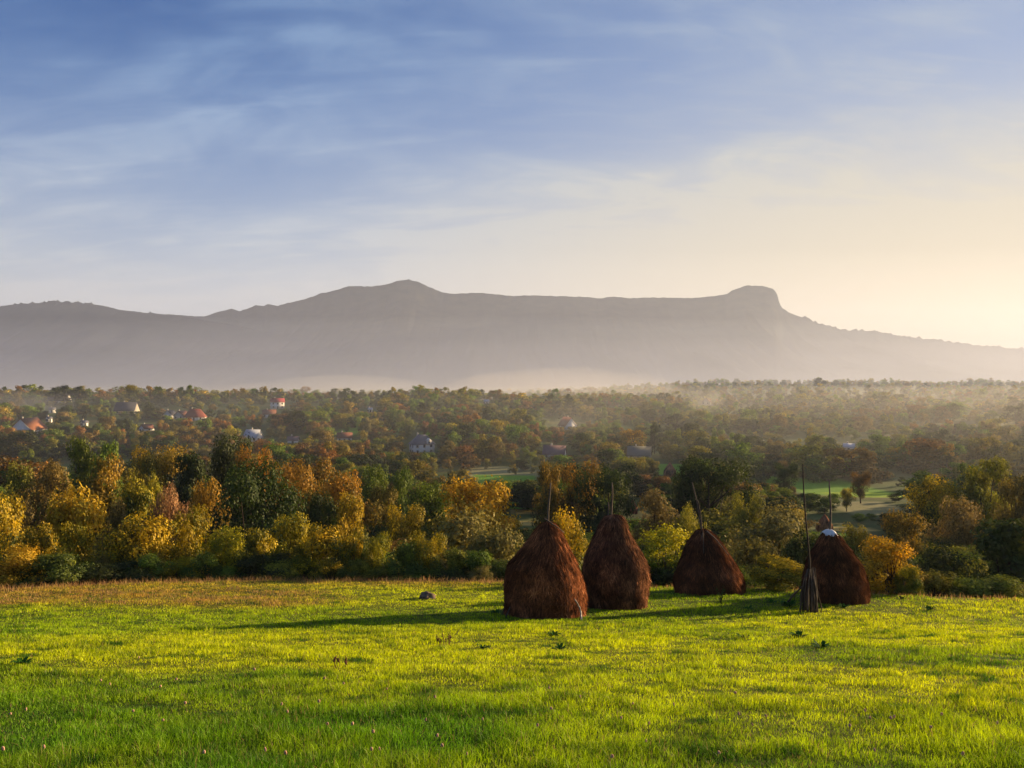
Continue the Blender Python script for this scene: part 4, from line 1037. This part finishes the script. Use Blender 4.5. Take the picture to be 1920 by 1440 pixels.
# labels for the unnamed trees: colour, build and the nearest named thing, each phrase used once
def name_trees():
    marks = [t for t in TREES if t['label']]
    short = lambda s: s.split(' standing')[0].split(' with ')[0].split(' behind ')[0].split(' beneath ')[0]
    used = {t['label'] for t in marks}
    landmarks = []
    LM = [('the white gabled house', 54, 805), ('the dark-roofed house', 112, 750), ('the near-black roof', 238, 768), ('the red hipped roof', 366, 780), ('the crimson-roofed house', 520, 760), ('the tin-roofed house', 475, 820),
          ('the brown-roofed cottage', 646, 822), ('the grey hipped roof', 791, 840), ('the mauve roof', 1040, 852), ('the tall brown-roofed house', 1064, 797), ('the lichen-grey roof', 1199, 856), ('the pale ruin', 1324, 756),
          ('the great dark oak', 477, 910), ('the orange-topped tree', 392, 925), ('the salmon-orange tree', 316, 935), ('the tall golden tree', 132, 950), ('the spiky-topped tree', 153, 850), ('the broad orange-gold tree', 300, 865),
          ('the large orange-crested tree', 560, 890), ('the bright orange tree', 640, 910), ('the small green field', 715, 970), ('the bright gold tree', 893, 930), ('the big pale willow', 872, 990), ('the tallest haystack', 1021, 1000),
          ('the grey-brown haystack', 1150, 985), ('the twin orange-gold trees', 1060, 890), ('the large dark tree', 1336, 890), ('the leaning haystack pole', 1300, 945), ('the tall bare pole', 1508, 930), ('the far green field', 1560, 912),
          ('the round dark tree in the field', 1474, 888), ('the reddish field tree', 1613, 900), ('the yellow-flanked tree', 1752, 920), ('the right-edge conifer', 1898, 1000), ('the rust and gold bush', 1664, 1040),
          ('the capped haystack', 1556, 1010), ('the long brown grove', 1600, 850), ('the bright orange grove', 1730, 840), ('the squat haystack', 1330, 1020), ('the misty crest', 860, 745), ('the pink fog', 1040, 735), ('the left smoke', 60, 765)]
    for t in sorted([t for t in TREES if not t['label']], key=lambda t: t['px']):
        cy0 = (t['top'] + t['base']) / 2
        base = TINT[t['tint']][2]; sh = shape_words(t['key'])
        size = 'large' if t['w'] > 75 else ('small' if t['w'] < 34 else 'mid-sized')
        near = sorted(LM, key=lambda l: math.hypot(l[1] - t['px'], (l[2] - cy0) * 1.4))
        def rel(l):
            dx, dy = t['px'] - l[1], cy0 - l[2]
            q = math.hypot(dx, dy); far = 'right by' if q < 22 else ('close' if q < 60 else ('a little' if q < 120 else 'well'))
            if q < 22: return f'{far} {l[0]}'
            v = 'below' if dy > 0 else 'above'; h_ = 'right of' if dx > 0 else 'left of'
            if abs(dx) > 2.2 * abs(dy): return f'{far} {h_} {l[0]}' if far != 'close' else f'just {h_} {l[0]}'
            if abs(dy) > 2.2 * abs(dx): return f'{far} {v} {l[0]}' if far != 'close' else f'just {v} {l[0]}'
            return f'{far} {v} and {h_} {l[0]}' if far != 'close' else f'just {v} and {h_} {l[0]}'
        noun = 'bush' if t['o'].name.startswith('shrub') else 'tree'
        opts = [f'{size} {base} {sh} tree {rel(l)}' for l in near[:3]]
        opts += [f'{base} {sh} tree {rel(near[0])}, {rel(l)}' for l in near[1:7]]
        opts += [f'{size} {base} {sh} tree {rel(a)}, {rel(b)}' for a in near[1:4] for b in near[2:9] if a is not b]
        opts = [q.replace(' tree ', f' {noun} ', 1) for q in opts]
        for s in opts:
            if s not in used and len(s.split()) <= 16: break
        used.add(s); t['o']['label'] = s; t['label'] = s
name_trees()

# ------------------------------------------------------------------ grass
def blades(name, label, X, Y, hgt, wid, colr, seed, lean=.35, flat=None):
    g = np.random.default_rng(seed); n = len(X)
    Z = H(X, Y) - .015
    az = g.uniform(0, 2 * np.pi, n)
    ld = g.uniform(0, 2 * np.pi, n); la = lean * g.random(n) * hgt
    fx = np.cos(az) * wid / 2; fy = np.sin(az) * wid / 2
    B = np.stack([X, Y, Z], 1)
    side = np.stack([fx, fy, 0 * fx], 1)
    m = B + np.stack([np.cos(ld) * la * .35, np.sin(ld) * la * .35, hgt * .55], 1)
    t = B + np.stack([np.cos(ld) * la * 1.2, np.sin(ld) * la * 1.2, hgt * (1 - .15 * lean)], 1)
    V = np.stack([B - side, B + side, m - side * .85, m + side * .85, t], 1).reshape(-1, 3)
    b = (np.arange(n) * 5)[:, None]
    c4 = np.hstack([colr, np.ones((n, 1))])
    me = mesh_np(name, V, [np.hstack([b, b + 1, b + 3, b + 2]), np.hstack([b + 2, b + 3, b + 4])], [M_GRASS], {'col': np.repeat(c4, 5, 0)})
    return tag(link(name, me), label, 'grass', kind='stuff')
def sow(n_total, y0, y1, p, seed):
    """points over the meadow with density falling as distance to the power P"""
    g = np.random.default_rng(seed)
    q = 2 - p; r = g.random(n_total)
    y = (y0 ** q + r * (y1 ** q - y0 ** q)) ** (1 / q)
    x = g.uniform(-1, 1, n_total) * (.74 * y + 2.5)
    e = edge_y(x, y); k = y < e + .6
    return x[k], y[k], g
def build_grass():
    x, y, g = sow(760000, 4.6, 54, 1.55, 3)
    n = len(x)
    tus = fbm(x * 1.3, y * 1.3, 3); tus2 = fbm(x * .35 + 20, y * .35, 3)
    hgt = (.045 + .085 * sstep(.35, .72, tus) + .05 * sstep(.45, .7, tus2)) * g.uniform(.55, 1.25, n)
    hgt *= 1 + .25 * (1 - sstep(6, 11, y))
    wid = .0052 * (np.maximum(y, 6) / 7) ** .72 * g.uniform(.6, 1.4, n)
    c = meadow_colour(x, y)
    dark = sstep(.52, .68, fbm(x * .8 + 5, y * 1.4, 3)); fleck = sstep(.50, .66, fbm(x * 3.1 + 5, y * 2.4 + 8, 2))
    c = lerp(c, np.array([.05, .13, .006]), np.clip(dark * .45 + fleck * .55, 0, 1))
    c = c * g.uniform(.40, 1.65, n)[:, None]  # flecks and wide tone: lush tufts, with occlusion between blades put into the colour
    dead = g.random(n) < .05
    c[dead] = np.array([.34, .24, .08]) * g.uniform(.6, 1.2, dead.sum())[:, None]
    blades('grass', 'short fresh green grass of the mown hay meadow', x, y, hgt, wid, c, 4, .75)
    # broad clover leaves low among the blades near the camera
    # taller straw on the far rim and in the browned band
    g = np.random.default_rng(9); n = 120000
    u = g.uniform(-.78, .80, n); yy = g.uniform(34, 53.5, n); xx = u * yy; e = edge_y(xx, yy)
    rim = sstep(e - 2.2, e - .3, yy) * (1.0 - .55 * sstep(-.02, .2, u)); n2 = fbm(xx * .5, yy * .8, 3)
    left = 1 - sstep(-.30, -.18, u)
    band = sstep(38, 41, yy + 3 * (n2 - .5)) * (1 - sstep(46, 49, yy)) * left * sstep(.38, .62, n2)
    keep = (g.random(n) < np.maximum(rim * .95, band * .6)) & (yy < e + .5)
    xx = xx[keep]; yy = yy[keep]; k = len(xx); r_ = rim[keep]
    hh = g.uniform(.10, .42, k) * (.6 + .6 * r_) * g.uniform(.6, 1.2, k)
    cc = np.array([.58, .36, .12]) * g.uniform(.55, 1.2, k)[:, None]
    rd = g.random(k) < .35; cc[rd] = np.array([.36, .17, .08]) * g.uniform(.6, 1.1, rd.sum())[:, None]
    blades('dry_grass', 'dry golden grass stalks along the meadow rim', xx, yy, hh, g.uniform(.010, .022, k), cc, 5, .5)
build_grass()

# ------------------------------------------------------------------ weeds, a sapling, clover heads
M_WEED = simple('weed_leaf', (.020, .070, .006), (.050, .130, .010), 6, rough=.7, bump=.1, spec=.05)
M_DRYWEED = simple('dry_seedhead', (.10, .045, .022), (.20, .09, .04), 6)
M_PINK = simple('clover_petals', (.62, .32, .22), (.80, .52, .40), 60, bump=.2)
M_STEM = simple('green_stem', (.06, .11, .02), (.10, .16, .03), 8)
def weed(px, py, n, size, label, tall=.5, near=4.):
    p = ground(px, py, near=near); g = np.random.default_rng(int(px * 7 + py))
    root = empty('weed', p, 0, label, 'plant', 'broad-leaved weeds in the meadow')
    mb = MB()
    for i in range(int(n * 1.7)):
        a = g.uniform(0, 6.28); r = size * g.uniform(.55, 1.1); el = g.uniform(.15, 1.1) * tall * 2
        d = np.array([math.cos(a), math.sin(a), 0]); s = np.array([-d[1], d[0], 0]); w_ = r * g.uniform(.14, .22)
        o = d * size * g.uniform(0, .3)
        P = [o, o + d * r * .35 + np.array([0, 0, r * .40 * el]), o + d * r * .72 + np.array([0, 0, r * .62 * el]), o + d * r * 1.05 + np.array([0, 0, r * .52 * el])]
        ww = [w_ * .2, w_, w_ * .85, 0.01]
        V = []
        for q, k in zip(P, ww): V += [q - s * k, q + np.array([0, 0, -.1 * k]), q + s * k]
        F4 = []
        for j in range(3): b = 3 * j; F4 += [(b, b + 1, b + 4, b + 3), (b + 1, b + 2, b + 5, b + 4)]
        mb.add(V, [np.array(F4)])
    mb.build('leaf_cluster', M_WEED, root, True)
    MB().tube([(0, 0, -.02), (.01, 0, size * .35)], [.012, .006], 5).build('stem', M_STEM, root)
W = 'dark broad-leaved weed '
weed(1478, 1138, 34, .36, W + 'growing at the foot of the leaning stick', .7)
weed(1447, 1130, 10, .30, W + 'a step left of the leaning stick', .5)
weed(1582, 1139, 16, .26, W + 'right of the stick bundle before the capped haystack')
weed(1402, 1143, 14, .26, W + 'between the sapling and the stick bundle')
weed(1742, 1145, 12, .32, W + 'alone on the right-hand slope with raised leaves', .7)
weed(1690, 1124, 7, .24, W + 'under the low golden bush', .8)
weed(1040, 1193, 16, .22, W + 'patch below the tallest haystack')
weed(1050, 1219, 14, .20, W + 'patch lowest below the tallest haystack')
weed(1500, 1196, 26, .26, W + 'patch straight below the stick bundle')
weed(1540, 1214, 16, .22, W + 'patch lower right of the stick bundle')
weed(1395, 1198, 14, .22, W + 'patch lower left of the stick bundle')
weed(905, 1216, 12, .18, W + 'patch lower left of the tallest haystack')
weed(930, 1150, 14, .30, W + 'in the shadow at the left foot of the tallest haystack')
weed(42, 1246, 30, .17, W + 'clump at the left edge of the meadow')
def sapling():
    p = ground(1352, 1140); root = empty('sapling', p, 0, 'thin small-leaved sapling standing alone before the squat haystack', 'sapling')
    g = np.random.default_rng(8); mb = MB(); lb = MB()
    for a, l, h_ in ((0, .1, 1.05), (2.5, .25, .9), (4.2, .32, .8), (5.5, .16, .95), (1.2, .3, .7)):
        T = np.array([math.cos(a) * l, math.sin(a) * l, h_]); P = [T * q * np.array([q, q, 1]) for q in np.linspace(0, 1, 6)]
        mb.tube(P, np.linspace(.018, .005, 6), 5)
        for q in np.linspace(.35, 1, 16):
            for k in range(2):
                o = T * q * np.array([q, q, 1]); v = g.normal(size=3); v /= np.linalg.norm(v); u_ = np.cross(v, [0, 0, 1.]); s = g.uniform(.03, .055)
                o = o + v * .05
                lb.add([o - v * s, o - u_ * s * .5, o + v * s, o + u_ * s * .5], [np.array([(0, 1, 2, 3)])])
    mb.build('stem', M_BARK, root, True)
    lb.build('foliage', M_WEED, root)
sapling()
def seed_stalks(px, py, n, label, hgt=.3):
    p = ground(px, py); root = empty('weed', p, 0, label, 'plant', 'dry seed stalks in the meadow'); g = np.random.default_rng(int(px))
    a_ = MB()
    for i in range(n):
        b_ = MB()
        x, y = g.uniform(-.22, .22), g.uniform(-.1, .1); h_ = hgt * g.uniform(.7, 1.2); lx = g.uniform(-.06, .06)
        a_.tube([(x, y, -.02), (x + lx * .5, y, h_ * .6), (x + lx, y, h_)], [.006, .005, .004], 4)
        for k in range(9):
            q = g.uniform(.55, 1); o = np.array([x + lx * q, y, h_ * q]) + g.normal(size=3) * .012
            r = g.uniform(.01, .02)
            b_.add([o + (r, 0, 0), o + (0, r, 0), o - (r, 0, 0), o - (0, r, 0), o + (0, 0, r * 1.6), o - (0, 0, r * 1.6)], [np.array([(0, 1, 4), (1, 2, 4), (2, 3, 4), (3, 0, 4), (1, 0, 5), (2, 1, 5), (3, 2, 5), (0, 3, 5)])])
        b_.build('seed_head', M_DRYWEED, root)
    a_.build('stem', M_DRYWEED, root)
seed_stalks(830, 1214, 9, 'cluster of dry brown seed stalks below the shaded grass')
seed_stalks(644, 1252, 5, 'small dark seed stalks left of the brown cluster', .22)
def clover():
    root = empty('clover_flower', (0, 0, 0), 0, 'pink clover head in the near meadow grass', 'flower', 'pink clover heads in the meadow')
    g = np.random.default_rng(2)
    MB().tube([(0, 0, -.02), (.004, 0, .06), (0, .003, .13)], [.0022, .002, .0018], 5).build('stem', M_STEM, root)
    hb = MB()
    for i in range(70):
        z = 1 - 2 * (i + .5) / 70 * .86; r = math.sqrt(max(0, 1 - z * z)); a = i * 2.39996
        d = np.array([r * math.cos(a), r * math.sin(a), z]); u_ = np.cross(d, [0.3, .1, 1.]); u_ /= np.linalg.norm(u_); v_ = np.cross(d, u_)
        o = d * .006; t = d * .0155 + np.array([0, 0, .003])
        hb.add([o - u_ * .0026, t - v_ * .003, o + u_ * .0026, t + v_ * .003, d * .0185 + np.array([0, 0, .005])], [np.array([(0, 1, 4), (1, 2, 4), (2, 3, 4), (3, 0, 4)])])
    h_ = hb.build('flower_head', M_PINK, root); h_.location = (0, 0, .138); h_.scale = (1, 1, 1.15)
    return root
def clovers():
    first = clover()
    spots = [(10, 1425), (85, 1420), (302, 1360), (345, 1328), (382, 1430), (247, 1340), (20, 1346), (43, 1345), (258, 1237), (190, 1283), (210, 1292), (301, 1293), (330, 1280), (527, 1333), (541, 1347), (473, 1262), (599, 1327), (610, 1367), (541, 1431),
             (500, 1430), (612, 1279), (648, 1289), (728, 1294), (660, 1375), (700, 1387), (694, 1422), (716, 1420), (793, 1364), (816, 1319), (835, 1413), (817, 1398), (876, 1428), (905, 1362), (1008, 1376), (1026, 1296), (1036, 1338), (1090, 1315),
             (1188, 1325), (1164, 1360), (1217, 1369), (1268, 1336), (1210, 1404), (1142, 1436), (1380, 1308), (1353, 1428), (1391, 1355), (1441, 1353), (1413, 1370), (1592, 1373), (1628, 1349), (1634, 1358), (1741, 1373), (1763, 1351), (1868, 1372), (1645, 1427), (1798, 1432), (1678, 1360), (1675, 1358)]
    g = np.random.default_rng(5)
    for i, (px, py) in enumerate(spots):
        o = first if i == 0 else copy_tree(first)
        p = ground(px, py + 12, near=3.); o.location = p; s = float(g.uniform(.5, .95)) * (1.3 if py < 1330 else 1.05); o.scale = (s, s, float(g.uniform(.8, 1.1)) * 1.2)
        o.rotation_euler = (float(g.uniform(-.25, .25)), float(g.uniform(-.25, .25)), float(g.uniform(0, 6.28)))
clovers()

# ------------------------------------------------------------------ haze and mist
def vol_mat(name, dens, colr, aniso):
    m, t, L, out = mat(name)
    v = nd(t, 'ShaderNodeVolumePrincipled'); v.inputs['Density'].default_value = dens; v.inputs['Color'].default_value = (*colr, 1); v.inputs['Anisotropy'].default_value = aniso
    L(v.outputs[0], out.inputs['Volume'])
    m.cycles.homogeneous_volume = True
    return m
hz = MB().box(-7000, 7000, -140, 8200, -84, 640).build('haze', vol_mat('haze', 6.5e-5, (.64, .73, .97), .26))
tag(hz, 'pale evening haze over the valley', 'haze', kind='stuff')
def mist(name, c, r, dens, colr=(.95, .93, .92), aniso=.5, label='low evening mist lying over the valley', seed=0, rough=0.0):
    n, m_ = 48, 24; V = []
    for j in range(1, m_):
        a = -math.pi / 2 + math.pi * j / m_
        for i in range(n):
            b = 2 * math.pi * i / n; q = np.array([math.cos(a) * math.cos(b), math.cos(a) * math.sin(b), math.sin(a)])
            f = 1 + rough * (float(fbm(q[0] * 1.8 + seed, q[1] * 1.8 + q[2] * 1.5, 3)) - .5) * 2
            V.append(np.array(c) + q * f * np.array(r))
    V = np.array(V); i = np.arange(m_ - 2)[:, None] * n; j = np.arange(n)[None, :]
    Q = np.stack([i + j, i + (j + 1) % n, i + n + (j + 1) % n, i + n + j], -1).reshape(-1, 4)
    V = np.vstack([V, np.array(c) + np.array([0, 0, -r[2]]), np.array(c) + np.array([0, 0, r[2]])])
    nb = len(V) - 2; last = (m_ - 2) * n
    T1 = np.array([(nb, (k + 1) % n, k) for k in range(n)]); T2 = np.array([(nb + 1, last + k, last + (k + 1) % n) for k in range(n)])
    o = MB().add(V, [Q, T1, T2]).build(name, vol_mat(name, dens, colr, aniso), None, True)
    return tag(o, label, 'mist', kind='stuff')
def veil(yc, l0, l1, xw, zb, hgt, dens, colr, aniso, label, pw=1.7, xc=0, flat=False):
    """a long low swell of mist of even density, whose top thins out to nothing to both sides"""
    ys = np.concatenate([yc - l0 * np.linspace(1, 0, 26)[:-1] ** 1.3, yc + l1 * np.linspace(0, 1, 16) ** 1.3]); xs = np.linspace(-1, 1, 41)
    X, Yy = np.meshgrid(xs * xw + xc, ys)
    r = np.where(Yy < yc, (yc - Yy) / l0, (Yy - yc) / l1)
    q = 1 - sstep(.72, 1, np.abs(xs))[None, :]
    top = zb + 1 + hgt * (np.where(Yy < yc, sstep(0, .30, 1 - r), np.clip(1 - r, 0, 1) ** 1.3) if flat else np.clip(1 - r, 0, 1) ** pw) * q * (1 + (.06 if flat else .12) * (fbm(X * .0012 + yc, Yy * .001, 2) - .5))
    n1, n2 = X.shape
    V = np.concatenate([np.stack([X, Yy, top], -1).reshape(-1, 3), np.stack([X, Yy, X * 0 + zb], -1).reshape(-1, 3)])
    i = np.arange(n1 - 1)[:, None] * n2 + np.arange(n2 - 1)[None, :]; T = np.stack([i, i + 1, i + n2 + 1, i + n2], -1).reshape(-1, 4)
    B = T[:, ::-1] + n1 * n2
    ed = np.concatenate([np.arange(n2), np.arange(1, n1) * n2 + n2 - 1, (n1 - 1) * n2 + np.arange(n2 - 2, -1, -1), np.arange(n1 - 2, 0, -1) * n2])
    nx_ = np.roll(ed, -1); S = np.stack([ed, ed + n1 * n2, nx_ + n1 * n2, nx_], -1)
    o = MB().add(V, [T, B, S]).build('mist', vol_mat('mist', dens, colr, aniso))
    return tag(o, label, 'mist', kind='stuff')
WM = (.72, .76, .92)
veil(3900, 2300, 1600, 6600, -70, 660, 1.5e-4, WM, .28, 'tall thin veil of mist before the mountain')
veil(3500, 2400, 1500, 6400, -72, 320, 2.7e-4, WM, .28, 'dense low mist at the foot of the mountain')
veil(2900, 2100, 1500, 6200, -74, 150, 1.2e-4, WM, .28, 'whitest lowest mist on the plain before the mountain')
veil(1150, 750, 1300, 2600, -76, 128, 3.6e-4, WM, .28, 'thin mist over the far edge of the wood', 1.5)
veil(900, 820, 1400, 2300, -78, 65, 4.2e-4, (.78, .77, .80), .4, 'thin valley haze lying over the village and the wood', flat=True)
veil(1400, 420, 900, 1500, -80, 88, 1.6e-4, WM, .28, 'bank of mist behind the skyline trees', 1.4, -500)
mist('mist', (60, 980, -22), (150, 120, 26), 1.3e-3, (.98, .93, .90), label='pinkish fog patch in the middle of the valley', rough=.3, seed=5)
mist('mist', (-200, 880, -22), (120, 70, 18), 2.2e-3, label='drifting mist behind the white two-storey house', rough=.3, seed=8)
def smoke_patch(px, py, Y, r, dens, label, seed):
    p = at(px, py, Y); mist('smoke', tuple(p), r, dens, (.97, .95, .93), label=label, seed=seed, rough=.35)
smoke_patch(30, 762, 560, (26, 16, 11), 4e-3, 'pale smoke drifting at the left edge of the village', 11)
smoke_patch(90, 758, 600, (20, 14, 8), 2.5e-3, 'thin smoke near the dark-roofed house', 12)
smoke_patch(1085, 782, 430, (22, 14, 9), 2e-3, 'blue smoke over the tall brown-roofed house', 13)
smoke_patch(1322, 752, 640, (16, 12, 9), 4e-3, 'smoke around the pale ruin', 14)
